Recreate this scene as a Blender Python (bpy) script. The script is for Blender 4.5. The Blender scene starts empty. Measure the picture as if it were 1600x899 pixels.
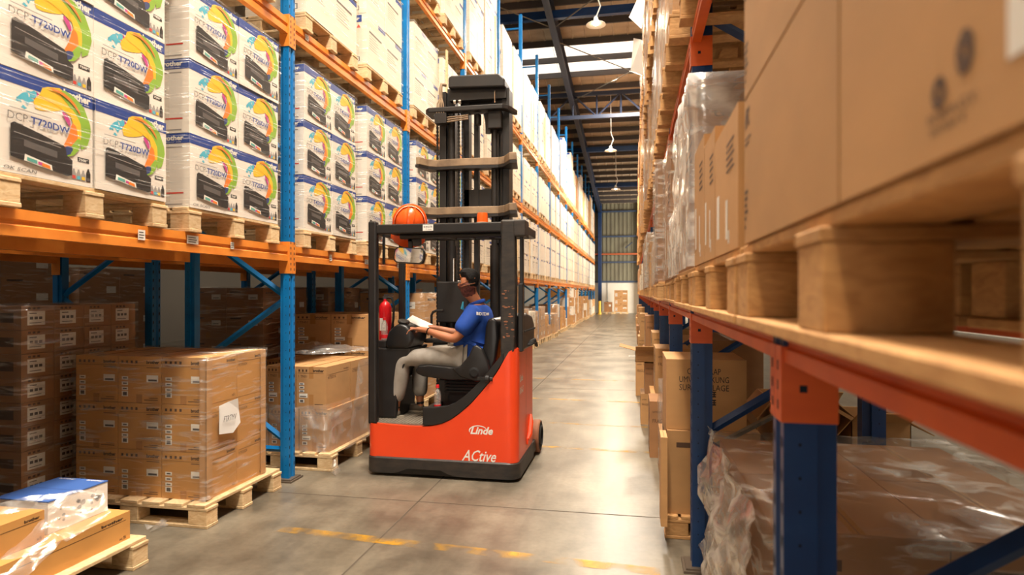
import bpy, bmesh, math, random
from mathutils import Vector, Matrix, noise
rnd = random.Random(11)
sc = bpy.context.scene
col = sc.collection

# ------------------------------------------------------------------ camera
FPX = 975.0
YAW = math.atan(190.0 / FPX)
cam_d = bpy.data.cameras.new('camera')
cam = bpy.data.objects.new('camera', cam_d)
col.objects.link(cam)
cam.location = (0, 0, 1.6)
cam.rotation_euler = (math.pi / 2, 0, YAW)
cam_d.sensor_width = 36.0
cam_d.lens = FPX / 1600 * 36.0
cam_d.shift_y = 8.5 / 1600
cam_d.clip_start = 0.05
cam_d.dof.use_dof = True
cam_d.dof.focus_distance = 5.6
cam_d.dof.aperture_fstop = 2.5
sc.camera = cam

# ------------------------------------------------------------------ world, lights, exposure
w = bpy.data.worlds.new('world')
sc.world = w
w.use_nodes = True
w.node_tree.nodes['Background'].inputs[0].default_value = (1.0, 0.86, 0.70, 1)
w.node_tree.nodes['Background'].inputs[1].default_value = 0.03

def area(name, loc, sx, sy, power, color, rot=(0, 0, 0), spread=180):
    d = bpy.data.lights.new(name, 'AREA')
    d.shape = 'RECTANGLE'; d.size = sx; d.size_y = sy
    d.energy = power; d.color = color; d.spread = math.radians(spread)
    o = bpy.data.objects.new(name, d)
    o.location = loc; o.rotation_euler = rot
    col.objects.link(o)
    return o
WARM = (1.0, 0.91, 0.785)
def roof_z(y):
    return 8.75 + .08 * (50 - y) if y > 10 else 8.75 + .08 * 40 - .08 * (10 - y)
# daylight falling through the translucent roof sheets (one light under each skylight band)
SKY_BANDS = [(-7.5, -4.5), (0.5, 3.6), (11.0, 14.0), (23.3, 26.0)]
SKY_W = [60, 1550, 720, 1200]
for (y0, y1), pw in zip(SKY_BANDS, SKY_W):
    ym = (y0 + y1) / 2
    area('skylight_daylight', (-0.15, ym, roof_z(ym) - 0.75), 1.4, y1 - y0, pw, WARM)

area('skylight_daylight', (8.0, 2.0, roof_z(2.0) - .75), 4.0, 3.0, 380, WARM)
# added fill lights: behind the viewer for the truck, and beside the far wall
area('added_rear_fill', (-1.2, -11.5, 2.4), 3.6, 3.6, 170, (1.0, .90, .78), rot=(math.pi / 2, 0, 0))
area('added_far_fill', (8.5, 43.5, 2.8), 4.0, 5.0, 2000, (1.0, .92, .80), rot=(math.pi / 2, 0, math.radians(62)))

sc.view_settings.view_transform = 'Standard'
sc.view_settings.look = 'None'
sc.view_settings.exposure = 0.2
sc.view_settings.gamma = 1.0
sc.view_settings.use_curve_mapping = False
try:
    sc.cycles.use_denoising = True
    sc.cycles.max_bounces = 8
    sc.cycles.transparent_max_bounces = 16
    sc.cycles.diffuse_bounces = 2
    sc.cycles.sample_clamp_indirect = 6.0
except Exception:
    pass

# ------------------------------------------------------------------ materials
def lin(c):
    return tuple(((v / 255) / 12.92 if v / 255 <= .04045 else ((v / 255 + .055) / 1.055) ** 2.4) for v in c) + (1,)

def new_mat(name):
    m = bpy.data.materials.new(name); m.use_nodes = True
    nt = m.node_tree
    return m, nt, nt.nodes['Principled BSDF']

def mat(name, rgb, rough=.5, metal=0.0, var=.0, nscale=(8, 8, 8), rgb2=None, tint=.0, bump=0.0, bscale=None, emit=0, spec=None):
    """plain paint or board: base colour, optional noise between two colours, per-object tint, fine relief"""
    m, nt, b = new_mat(name)
    N, L = nt.nodes, nt.links
    c1 = lin(rgb)
    b.inputs['Roughness'].default_value = rough
    b.inputs['Metallic'].default_value = metal
    if spec is not None: b.inputs['Specular IOR Level'].default_value = spec
    src = None
    if rgb2 or var:
        c2 = lin(rgb2) if rgb2 else tuple(v * (1 - var) for v in c1[:3]) + (1,)
        tc = N.new('ShaderNodeTexCoord'); mp = N.new('ShaderNodeMapping'); nz = N.new('ShaderNodeTexNoise')
        mp.inputs['Scale'].default_value = nscale
        nz.inputs['Scale'].default_value = 1.0; nz.inputs['Detail'].default_value = 4
        L.new(tc.outputs['Object'], mp.inputs[0])
        if tint:
            oi = N.new('ShaderNodeObjectInfo'); cb = N.new('ShaderNodeVectorMath'); cb.operation = 'ADD'
            sm = N.new('ShaderNodeMath'); sm.operation = 'MULTIPLY'; sm.inputs[1].default_value = 37.0
            L.new(oi.outputs['Random'], sm.inputs[0]); L.new(mp.outputs[0], cb.inputs[0]); L.new(sm.outputs[0], cb.inputs[1])
            L.new(cb.outputs[0], nz.inputs['Vector'])
        else:
            L.new(mp.outputs[0], nz.inputs['Vector'])
        rp = N.new('ShaderNodeValToRGB')
        rp.color_ramp.elements[0].position = .35; rp.color_ramp.elements[1].position = .68
        rp.color_ramp.elements[0].color = c1; rp.color_ramp.elements[1].color = c2
        L.new(nz.outputs[0], rp.inputs[0]); src = rp.outputs[0]
        if bump:
            bp = N.new('ShaderNodeBump'); bp.inputs['Strength'].default_value = bump; bp.inputs['Distance'].default_value = .01
            L.new(nz.outputs[0], bp.inputs['Height']); L.new(bp.outputs[0], b.inputs['Normal'])
    if tint:
        oi = N.new('ShaderNodeObjectInfo'); hv = N.new('ShaderNodeHueSaturation'); mr = N.new('ShaderNodeMapRange')
        mr.inputs['To Min'].default_value = 1 - tint; mr.inputs['To Max'].default_value = 1 + tint
        L.new(oi.outputs['Random'], mr.inputs[0]); L.new(mr.outputs[0], hv.inputs['Value'])
        if src: L.new(src, hv.inputs['Color'])
        else: hv.inputs['Color'].default_value = c1
        src = hv.outputs[0]
    if src: L.new(src, b.inputs['Base Color'])
    else: b.inputs['Base Color'].default_value = c1
    if emit:
        b.inputs['Emission Color'].default_value = c1; b.inputs['Emission Strength'].default_value = emit
    return m

M = {}
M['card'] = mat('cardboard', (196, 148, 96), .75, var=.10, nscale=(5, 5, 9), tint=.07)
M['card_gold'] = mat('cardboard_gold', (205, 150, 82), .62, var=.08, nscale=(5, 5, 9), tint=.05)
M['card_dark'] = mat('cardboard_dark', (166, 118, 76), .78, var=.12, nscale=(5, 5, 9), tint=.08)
M['card_in'] = mat('cardboard_inside', (150, 108, 70), .85, var=.1, nscale=(5, 5, 9))
M['tape'] = mat('packing_tape', (178, 128, 78), .25)
M['white'] = mat('white_board', (238, 232, 224), .45, tint=.025)
M['cream'] = mat('cream_board', (234, 224, 208), .5, tint=.03)
M['blue_print'] = mat('blue_print', (24, 64, 150), .4)
M['navy'] = mat('navy_print', (42, 62, 120), .5)
M['black_print'] = mat('black_print', (34, 30, 30), .5)
M['brown_print'] = mat('brown_print', (84, 58, 40), .7)
M['grey_print'] = mat('grey_print', (160, 156, 155), .5)
M['mid_grey'] = mat('mid_grey_print', (92, 88, 88), .45)
M['yellow'] = mat('yellow_print', (246, 198, 40), .45)
M['green'] = mat('green_print', (142, 188, 60), .45)
M['cyan'] = mat('cyan_print', (80, 186, 214), .45)
M['magenta'] = mat('magenta_print', (196, 56, 140), .45)
M['orange_p'] = mat('orange_print', (240, 132, 40), .45)
M['red_p'] = mat('red_print', (214, 62, 52), .45)
M['teal'] = mat('teal_print', (90, 168, 160), .45)
M['label'] = mat('paper_label', (240, 236, 228), .55)
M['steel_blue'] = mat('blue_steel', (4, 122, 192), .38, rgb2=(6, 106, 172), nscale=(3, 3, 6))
M['steel_navy_and_shaded'] = mat('navy_and_shaded_steel', (18, 62, 116), .36, rgb2=(14, 50, 98), nscale=(3, 3, 6))  # on the near racking, the same blue paint with shade put into it
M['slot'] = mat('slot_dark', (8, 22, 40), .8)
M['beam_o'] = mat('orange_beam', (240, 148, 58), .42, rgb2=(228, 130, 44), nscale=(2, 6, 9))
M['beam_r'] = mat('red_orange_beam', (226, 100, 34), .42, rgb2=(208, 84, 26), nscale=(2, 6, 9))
M['plate'] = mat('bare_plate', (120, 108, 96), .5, .6)
M['galv'] = mat('galvanised', (140, 136, 126), .45, .7, var=.3, nscale=(30, 30, 30))
M['truck_red'] = mat('truck_red', (240, 76, 34), .30, rgb2=(232, 68, 30), nscale=(2, 2, 2))
M['truck_black'] = mat('truck_black', (34, 32, 32), .42, rgb2=(26, 24, 24), nscale=(6, 6, 6))
M['truck_scuff'] = mat('truck_scuffed', (36, 34, 33), .5, rgb2=(58, 50, 44), nscale=(9, 9, 22))
M['leather'] = mat('black_vinyl', (26, 25, 26), .33)
M['rubber'] = mat('rubber', (22, 21, 21), .8)
M['tyre'] = mat('tyre_tan', (150, 98, 70), .7, var=.2, nscale=(12, 12, 12))
M['mast'] = mat('mast_black', (30, 28, 27), .45, rgb2=(40, 35, 32), nscale=(4, 4, 2))
M['mast_dust'] = mat('beige_mast', (160, 134, 104), .7, rgb2=(120, 98, 76), nscale=(7, 7, 7))  # beige of the mast hoops is light painted onto black steel
M['chrome'] = mat('chrome', (200, 196, 190), .2, 1.0)
M['mat_grey'] = mat('ribbed_mat', (120, 110, 96), .8)
M['skin'] = mat('skin', (176, 112, 78), .5)
M['hair'] = mat('hair', (12, 10, 10), 1.0, rgb2=(20, 17, 16), nscale=(60, 60, 60), bump=.8)
M['shirt'] = mat('blue_polo', (26, 76, 170), .8, rgb2=(20, 64, 150), nscale=(9, 9, 9), bump=.3)
M['trousers'] = mat('grey_trousers', (164, 156, 146), .85, rgb2=(140, 132, 122), nscale=(8, 8, 8), bump=.35)
M['shoe'] = mat('shoe', (92, 80, 66), .7)
M['sole'] = mat('shoe_sole', (150, 140, 122), .7)
M['sock'] = mat('sock', (24, 24, 26), .9)
M['mask_cloth'] = mat('patterned_cloth', (120, 66, 56), .8, rgb2=(62, 36, 34), nscale=(38, 38, 38))
M['eye'] = mat('eye_white', (230, 225, 220), .3)
M['helmet'] = mat('helmet_orange', (245, 92, 28), .28)
M['helmet_in'] = mat('helmet_band', (250, 190, 160), .5)
M['amber'] = mat('amber_lens', (236, 96, 30), .25)
M['ext_red'] = mat('extinguisher_red', (206, 22, 30), .28)
M['paper'] = mat('paper_white', (246, 244, 240), .6)
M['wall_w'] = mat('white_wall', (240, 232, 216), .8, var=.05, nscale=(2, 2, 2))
M['girt'] = mat('girt_blue', (62, 78, 104), .5)
M['roof_steel'] = mat('roof_steel', (44, 54, 78), .5, rgb2=(52, 58, 74), nscale=(1, 1, 1))
M['purlin'] = mat('purlin', (74, 68, 66), .55)
M['roof_sheet'] = mat('roof_sheet', (186, 166, 140), .6, rgb2=(160, 140, 116), nscale=(.7, 2, 1))
M['pipe_o'] = mat('pipe_orange', (196, 104, 66), .5)
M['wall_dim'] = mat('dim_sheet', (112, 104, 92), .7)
M['clad'] = mat('wall_sheet', (132, 128, 106), .55, rgb2=(114, 108, 90), nscale=(2, 1, .6))
M['joint'] = mat('floor_joint', (84, 74, 62), .8)
M['post_y'] = mat('yellow_post', (236, 190, 60), .5)
M['lamp_w'] = mat('lamp_white', (240, 236, 226), .4)
M['bulb'] = mat('bulb', (255, 236, 205), .4, emit=12)
M['skylight'] = mat('skylight_sheet', (255, 246, 232), .5, emit=1.1)
M['bottle_red'] = mat('bottle_cap_red', (220, 40, 46), .4)
M['mirror'] = mat('mirror_glass', (215, 215, 215), .04, 1.0)

def wood(name, a, b2):
    m, nt, b = new_mat(name); N, L = nt.nodes, nt.links
    tc = N.new('ShaderNodeTexCoord'); oi = N.new('ShaderNodeObjectInfo')
    ad = N.new('ShaderNodeVectorMath'); ad.operation = 'ADD'
    sm = N.new('ShaderNodeMath'); sm.operation = 'MULTIPLY'; sm.inputs[1].default_value = 53.0
    L.new(oi.outputs['Random'], sm.inputs[0]); L.new(tc.outputs['Object'], ad.inputs[0]); L.new(sm.outputs[0], ad.inputs[1])
    mp = N.new('ShaderNodeMapping'); mp.inputs['Scale'].default_value = (16, 16, 46); L.new(ad.outputs[0], mp.inputs[0])
    n1 = N.new('ShaderNodeTexNoise'); n1.inputs['Scale'].default_value = 1; n1.inputs['Detail'].default_value = 5; n1.inputs['Distortion'].default_value = 1.2
    L.new(mp.outputs[0], n1.inputs['Vector'])
    rp = N.new('ShaderNodeValToRGB'); rp.color_ramp.elements[0].position = .3; rp.color_ramp.elements[1].position = .72
    rp.color_ramp.elements[0].color = lin(a); rp.color_ramp.elements[1].color = lin(b2)
    L.new(n1.outputs[0], rp.inputs[0])
    hv = N.new('ShaderNodeHueSaturation'); mr = N.new('ShaderNodeMapRange'); mr.inputs['To Min'].default_value = .82; mr.inputs['To Max'].default_value = 1.12
    L.new(oi.outputs['Random'], mr.inputs[0]); L.new(mr.outputs[0], hv.inputs['Value']); L.new(rp.outputs[0], hv.inputs['Color'])
    L.new(hv.outputs[0], b.inputs['Base Color']); b.inputs['Roughness'].default_value = .75
    bp = N.new('ShaderNodeBump'); bp.inputs['Strength'].default_value = .25; bp.inputs['Distance'].default_value = .004
    L.new(n1.outputs[0], bp.inputs['Height']); L.new(bp.outputs[0], b.inputs['Normal'])
    return m
M['wood'] = wood('pallet_wood', (234, 206, 162), (206, 168, 120))
M['wood_r'] = wood('pallet_wood_raw', (214, 164, 106), (184, 134, 82))

def film(name, base, peak, direction, lo=.52, hi=.74):
    """clear stretch film: mostly see-through, with milky folds and bright streaks"""
    m, nt, b = new_mat(name); N, L = nt.nodes, nt.links
    N.remove(b)
    out = N['Material Output']
    tc = N.new('ShaderNodeTexCoord'); mp = N.new('ShaderNodeMapping')
    mp.inputs['Scale'].default_value = direction[0]; mp.inputs['Rotation'].default_value = direction[1]
    L.new(tc.outputs['Object'], mp.inputs[0])
    nz = N.new('ShaderNodeTexNoise'); nz.inputs['Scale'].default_value = 1; nz.inputs['Detail'].default_value = 4; nz.inputs['Distortion'].default_value = .7
    L.new(mp.outputs[0], nz.inputs['Vector'])
    rp = N.new('ShaderNodeMapRange'); rp.inputs['From Min'].default_value = lo; rp.inputs['From Max'].default_value = hi
    rp.inputs['To Min'].default_value = base; rp.inputs['To Max'].default_value = peak
    L.new(nz.outputs[0], rp.inputs[0])
    bp = N.new('ShaderNodeBump'); bp.inputs['Strength'].default_value = .9; bp.inputs['Distance'].default_value = .012; L.new(nz.outputs[0], bp.inputs['Height'])
    tr = N.new('ShaderNodeBsdfTransparent'); tr.inputs[0].default_value = (.97, .95, .92, 1)
    gl = N.new('ShaderNodeBsdfGlossy'); gl.inputs['Roughness'].default_value = .22; gl.inputs[0].default_value = (.95, .93, .9, 1); L.new(bp.outputs[0], gl.inputs['Normal'])
    df = N.new('ShaderNodeBsdfDiffuse'); df.inputs[0].default_value = (.94, .92, .88, 1)
    m1 = N.new('ShaderNodeMixShader'); m1.inputs[0].default_value = .5; L.new(df.outputs[0], m1.inputs[1]); L.new(gl.outputs[0], m1.inputs[2])
    m2 = N.new('ShaderNodeMixShader'); L.new(rp.outputs[0], m2.inputs[0]); L.new(tr.outputs[0], m2.inputs[1]); L.new(m1.outputs[0], m2.inputs[2])
    L.new(m2.outputs[0], out.inputs['Surface'])
    return m
M['film'] = film('stretch_film', .06, .6, ((4, 4, 34), (.35, .25, 0)))
M['film_fine'] = film('stretch_film_fine', .02, .80, ((2.0, 2.0, 75), (.36, 0, 0)), .57, .78)
M['film_milky'] = film('stretch_film_milky', .16, .62, ((9, 5, 7), (.5, .3, .2)))
M['film_heavy'] = film('stretch_film_heavy', .34, .92, ((5, 9, 11), (.6, .2, .1)), .44, .66)
M['film_load'] = film('stretch_film_load', .10, .75, ((6, 6, 26), (.3, .5, .2)), .50, .72)
M['bottle'] = film('clear_bottle', .25, .6, ((30, 30, 30), (0, 0, 0)))

def floor_mat():
    m, nt, b = new_mat('concrete_floor'); N, L = nt.nodes, nt.links
    tc = N.new('ShaderNodeTexCoord')
    n1 = N.new('ShaderNodeTexNoise'); n1.inputs['Scale'].default_value = 1.3; n1.inputs['Detail'].default_value = 8; n1.inputs['Roughness'].default_value = .62
    n2 = N.new('ShaderNodeTexNoise'); n2.inputs['Scale'].default_value = 26; n2.inputs['Detail'].default_value = 5
    mp = N.new('ShaderNodeMapping'); mp.inputs['Scale'].default_value = (3.2, .5, 1); n3 = N.new('ShaderNodeTexNoise'); n3.inputs['Scale'].default_value = 1.4; n3.inputs['Detail'].default_value = 6; n3.inputs['Distortion'].default_value = .6
    for n in (n1, n2): L.new(tc.outputs['Object'], n.inputs['Vector'])
    L.new(tc.outputs['Object'], mp.inputs[0]); L.new(mp.outputs[0], n3.inputs['Vector'])
    rp = N.new('ShaderNodeValToRGB'); rp.color_ramp.elements[0].position = .34; rp.color_ramp.elements[1].position = .66
    rp.color_ramp.elements[0].color = lin((90, 83, 72)); rp.color_ramp.elements[1].color = lin((144, 134, 117))
    L.new(n1.outputs[0], rp.inputs[0])
    r3 = N.new('ShaderNodeValToRGB'); r3.color_ramp.elements[0].position = .3; r3.color_ramp.elements[1].position = .6
    r3.color_ramp.elements[0].color = (.62, .6, .58, 1); r3.color_ramp.elements[1].color = (1, 1, 1, 1)
    L.new(n3.outputs[0], r3.inputs[0])
    r2 = N.new('ShaderNodeValToRGB'); r2.color_ramp.elements[0].position = .25; r2.color_ramp.elements[1].position = .6
    r2.color_ramp.elements[0].color = (.8, .79, .78, 1); r2.color_ramp.elements[1].color = (1, 1, 1, 1)
    L.new(n2.outputs[0], r2.inputs[0])
    x1 = N.new('ShaderNodeMix'); x1.data_type = 'RGBA'; x1.blend_type = 'MULTIPLY'; x1.inputs[0].default_value = .8
    x2 = N.new('ShaderNodeMix'); x2.data_type = 'RGBA'; x2.blend_type = 'MULTIPLY'; x2.inputs[0].default_value = .8
    L.new(rp.outputs[0], x1.inputs[6]); L.new(r3.outputs[0], x1.inputs[7]); L.new(x1.outputs[2], x2.inputs[6]); L.new(r2.outputs[0], x2.inputs[7])
    L.new(x2.outputs[2], b.inputs['Base Color'])
    mr = N.new('ShaderNodeMapRange'); mr.inputs['To Min'].default_value = .22; mr.inputs['To Max'].default_value = .44
    b.inputs['Specular IOR Level'].default_value = .38
    L.new(n1.outputs[0], mr.inputs[0]); L.new(mr.outputs[0], b.inputs['Roughness'])
    bp = N.new('ShaderNodeBump'); bp.inputs['Strength'].default_value = .05; bp.inputs['Distance'].default_value = .01
    L.new(n2.outputs[0], bp.inputs['Height']); L.new(bp.outputs[0], b.inputs['Normal'])
    return m
M['floor'] = floor_mat()

def worn_paint():
    m, nt, b = new_mat('worn_yellow_paint'); N, L = nt.nodes, nt.links
    out = N['Material Output']; b.inputs['Base Color'].default_value = lin((214, 158, 34)); b.inputs['Roughness'].default_value = .5
    tc = N.new('ShaderNodeTexCoord'); nz = N.new('ShaderNodeTexNoise'); nz.inputs['Scale'].default_value = 5; nz.inputs['Detail'].default_value = 7
    L.new(tc.outputs['Object'], nz.inputs['Vector'])
    mr = N.new('ShaderNodeMapRange'); mr.inputs['From Min'].default_value = .42; mr.inputs['From Max'].default_value = .70; mr.inputs['To Max'].default_value = .8; L.new(nz.outputs[0], mr.inputs[0])
    tr = N.new('ShaderNodeBsdfTransparent'); mx = N.new('ShaderNodeMixShader')
    L.new(mr.outputs[0], mx.inputs[0]); L.new(tr.outputs[0], mx.inputs[1]); L.new(b.outputs[0], mx.inputs[2]); L.new(mx.outputs[0], out.inputs['Surface'])
    return m
M['worn_yellow'] = worn_paint()
# ------------------------------------------------------------------ mesh helpers
_text_cache = {}
def text_polys(s, bold=0.0, shear=0.0):
    k = (s, bold, shear)
    if k not in _text_cache:
        c = bpy.data.curves.new('tmp_text', 'FONT'); c.body = s; c.size = 1; c.resolution_u = 2; c.offset = bold; c.shear = shear
        o = bpy.data.objects.new('tmp_text', c); col.objects.link(o)
        dg = bpy.context.evaluated_depsgraph_get()
        me = bpy.data.meshes.new_from_object(o.evaluated_get(dg))
        vs = [(v.co.x, v.co.y) for v in me.vertices]; fs = [tuple(p.vertices) for p in me.polygons]
        xs = [v[0] for v in vs] or [0, 1]; ys = [v[1] for v in vs] or [0, 1]
        _text_cache[k] = (vs, fs, min(xs), max(xs), min(ys), max(ys))
        bpy.data.objects.remove(o); bpy.data.curves.remove(c); bpy.data.meshes.remove(me)
    return _text_cache[k]

class Face:
    """a flat printed side: u, v in metres from its lower left corner"""
    def __init__(s, O, U, V):
        s.O, s.U, s.V = Vector(O), Vector(U).normalized(), Vector(V).normalized(); s.N = s.U.cross(s.V)
    def p(s, u, v, l=1, eps=.0007):
        return s.O + s.U * u + s.V * v + s.N * (eps * l)

class MB:
    def __init__(s): s.v = []; s.f = []; s.m = []
    def add(s, vs, fs, m=0):
        n = len(s.v); s.v += [tuple(a) for a in vs]
        for f in fs: s.f.append(tuple(i + n for i in f)); s.m.append(m)
        return s
    def box(s, x0, x1, y0, y1, z0, z1, m=0):
        if x0 > x1: x0, x1 = x1, x0
        if y0 > y1: y0, y1 = y1, y0
        if z0 > z1: z0, z1 = z1, z0
        return s.add([(x0, y0, z0), (x1, y0, z0), (x1, y1, z0), (x0, y1, z0), (x0, y0, z1), (x1, y0, z1), (x1, y1, z1), (x0, y1, z1)],
                     [(0, 3, 2, 1), (4, 5, 6, 7), (0, 1, 5, 4), (1, 2, 6, 5), (2, 3, 7, 6), (3, 0, 4, 7)], m)
    def poly(s, pts, m=0): return s.add(pts, [tuple(range(len(pts)))], m)
    def prism(s, pts, axis, a0, a1, m=0):
        """pts 2-D ccw; axis 'x' (pts are y,z), 'y' (pts are x,z), 'z' (pts are x,y)"""
        def P(q, a): return (a, q[0], q[1]) if axis == 'x' else (q[0], a, q[1]) if axis == 'y' else (q[0], q[1], a)
        n = len(pts); vs = [P(q, a0) for q in pts] + [P(q, a1) for q in pts]
        fs = [tuple(range(n))[::-1], tuple(range(n, 2 * n))] + [(i, (i + 1) % n, n + (i + 1) % n, n + i) for i in range(n)]
        if axis == 'y': fs = [f[::-1] for f in fs]
        return s.add(vs, fs, m)
    def tube(s, path, r, n=8, m=0, caps=True, sq=1.0):
        P = [Vector(p) for p in path]; R_ = r if isinstance(r, (list, tuple)) else [r] * len(P)
        rings = []; base = len(s.v); ref = None
        for i, p in enumerate(P):
            t = (P[min(i + 1, len(P) - 1)] - P[max(i - 1, 0)]).normalized()
            if ref is None:
                ref = Vector((0, 0, 1)) if abs(t.z) < .9 else Vector((1, 0, 0))
            a = t.cross(ref).normalized(); b = a.cross(t).normalized(); ref = b
            s.v += [tuple(p + (a * math.cos(2 * math.pi * k / n) + b * math.sin(2 * math.pi * k / n) * sq) * R_[i]) for k in range(n)]
        for i in range(len(P) - 1):
            for k in range(n):
                k2 = (k + 1) % n; q = base + i * n
                s.f.append((q + k, q + k2, q + n + k2, q + n + k)); s.m.append(m)
        if caps:
            s.f.append(tuple(base + k for k in range(n))[::-1]); s.m.append(m)
            q = base + (len(P) - 1) * n; s.f.append(tuple(q + k for k in range(n))); s.m.append(m)
        return s
    def lathe(s, prof, c=(0, 0, 0), n=16, m=0, axis='z'):
        base = len(s.v)
        for r, h in prof:
            for k in range(n):
                a = 2 * math.pi * k / n; x, y = r * math.cos(a), r * math.sin(a)
                q = (x, y, h) if axis == 'z' else (x, h, y) if axis == 'y' else (h, x, y)
                s.v.append((c[0] + q[0], c[1] + q[1], c[2] + q[2]))
        for i in range(len(prof) - 1):
            for k in range(n):
                k2 = (k + 1) % n; q = base + i * n
                f = (q + k, q + k2, q + n + k2, q + n + k)
                s.f.append(f if axis != 'y' else f[::-1]); s.m.append(m)
        return s
    # printed decoration
    def fq(s, F, u0, v0, u1, v1, m, l=1): return s.poly([F.p(u0, v0, l), F.p(u1, v0, l), F.p(u1, v1, l), F.p(u0, v1, l)], m)
    def fp(s, F, pts, m, l=1): return s.poly([F.p(u, v, l) for u, v in pts], m)
    def ftext(s, F, t, u0, v0, u1, v1, m, l=2, bold=0.0, shear=0.0):
        vs, fs, ax, bx, ay, by = text_polys(t, bold, shear)
        return s.add([F.p(u0 + (x - ax) / (bx - ax) * (u1 - u0), v0 + (y - ay) / (by - ay) * (v1 - v0), l) for x, y in vs], fs, m)
    def farc(s, F, cx, cy, r0, r1, a0, a1, m, l=1, n=10, sx=1, sy=1, taper=True):
        A = [a0 + (a1 - a0) * i / n for i in range(n + 1)]
        outer, inner = [], []
        for i, a in enumerate(A):
            k = math.sin(math.pi * i / n) ** .5 if taper else 1
            mid = (r0 + r1) / 2; hw = (r1 - r0) / 2 * k
            wob = (1 + .10 * math.sin(i * 2.3 + cx * 40))
            c, q = math.cos(math.radians(a)), math.sin(math.radians(a))
            outer.append(F.p(cx + c * (mid + hw * wob) * sx, cy + q * (mid + hw * wob) * sy, l))
            inner.append(F.p(cx + c * (mid - hw) * sx, cy + q * (mid - hw) * sy, l))
        vs = outer + inner; k = n + 1
        fs = [((i, i + 1, k + i + 1, k + i) if a1 < a0 else (i + 1, i, k + i, k + i + 1)) for i in range(n)]
        return s.add(vs, fs, m)
    def mesh(s, name, mats, off=(0, 0, 0), smooth=False, bevel=0.0, bseg=2, weld=False):
        me = bpy.data.meshes.new(name)
        o = off
        me.from_pydata([(v[0] - o[0], v[1] - o[1], v[2] - o[2]) for v in s.v], [], s.f)
        for mm in mats: me.materials.append(M[mm] if isinstance(mm, str) else mm)
        me.polygons.foreach_set('material_index', s.m)
        if bevel or weld:
            bm = bmesh.new(); bm.from_mesh(me)
            bmesh.ops.remove_doubles(bm, verts=bm.verts, dist=1e-5)
            bmesh.ops.recalc_face_normals(bm, faces=bm.faces)
            if bevel:
                es = [e for e in bm.edges if len(e.link_faces) == 2 and e.calc_face_angle(0) > .5]
                bmesh.ops.bevel(bm, geom=es, offset=bevel, segments=bseg, affect='EDGES', clamp_overlap=True, profile=.5)
            bm.to_mesh(me); bm.free()
        if smooth:
            me.polygons.foreach_set('use_smooth', [True] * len(me.polygons))
            try: me.set_sharp_from_angle(angle=math.radians(38))
            except Exception: pass
        me.update()
        return me

def ob(name, me, parent=None, loc=(0, 0, 0), rot=(0, 0, 0)):
    o = bpy.data.objects.new(name, me); o.location = loc; o.rotation_euler = rot; o.parent = parent
    col.objects.link(o); return o
def tag(o, label=None, cat=None, group=None, kind=None):
    if label: o['label'] = label
    if cat: o['category'] = cat
    if group: o['group'] = group
    if kind: o['kind'] = kind
    return o
def thing(name, label, cat, loc=(0, 0, 0), rz=0, group=None):
    o = bpy.data.objects.new(name, None); o.location = loc; o.rotation_euler = (0, 0, rz); o.empty_display_size = .1
    col.objects.link(o); return tag(o, label, cat, group)
def wpart(name, mb, mats, parent, **kw):
    """part modelled in world coordinates under an unrotated Empty"""
    return ob(name, mb.mesh(name, mats, off=parent.location, **kw), parent)
def struct(name, mb, mats, **kw):
    return tag(ob(name, mb.mesh(name, mats, **kw)), kind='structure')

ORD = ['first', 'second', 'third', 'fourth', 'fifth', 'sixth', 'seventh', 'eighth', 'ninth', 'tenth', 'eleventh', 'twelfth', 'thirteenth',
       'fourteenth', 'fifteenth', 'sixteenth', 'seventeenth', 'eighteenth', 'nineteenth', 'twentieth', 'twenty-first', 'twenty-second']

_c, _s = math.cos(YAW), math.sin(YAW)
def seen(x0, x1, y0, y1, z0, z1, marg=60):
    """does the photograph's frame take in any of this block? (things wholly out of frame are not built)"""
    lo = [1e9, 1e9]; hi = [-1e9, -1e9]; any_front = False
    for X in (x0, x1):
        for Y in (y0, y1):
            for Z in (z0, z1):
                d = Y * _c - X * _s
                if d < .05: continue
                any_front = True
                px, py = 800 + FPX * (X * _c + Y * _s) / d, 458 - FPX * (Z - 1.6) / d
                lo = [min(lo[0], px), min(lo[1], py)]; hi = [max(hi[0], px), max(hi[1], py)]
    return any_front and hi[0] > -marg and lo[0] < 1600 + marg and hi[1] > -marg and lo[1] < 899 + marg
# ------------------------------------------------------------------ the building
XW0, XW1, YW0, YW1 = -15.0, 13.0, -12.0, 50.3
mb = MB(); mb.box(XW0, XW1, YW0, YW1, -.2, 0)
floor = struct('floor', mb, ['floor'])
# saw-cut joints and worn yellow lane lines lying on the slab
def strip(name, pts, z, m):
    b = MB(); b.poly([(x, y, z) for x, y in pts]); return ob(name, b.mesh(name, [m]), floor)
for x in (-1.62,):
    strip('joint', [(x - .006, YW0), (x + .006, YW0), (x + .006, 50.2), (x - .006, 50.2)], .0012, 'joint')
for y in (4.55, 10.4, 16.2, 22, 28, 34, 40):
    strip('joint', [(-2.8, y), (.3, y), (.3, y + .01), (-2.8, y + .01)], .0012, 'joint')
strip('painted_line', [(-2.35, 3.80), (.15, 3.62), (.15, 3.72), (-2.35, 3.90)], .002, 'worn_yellow')
for y in (6.4, 7.6, 9.3, 11.5):
    strip('painted_line', [(-2.4, y + .05), (.2, y - .05), (.2, y + .03), (-2.4, y + .13)], .002, 'worn_yellow')

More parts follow.
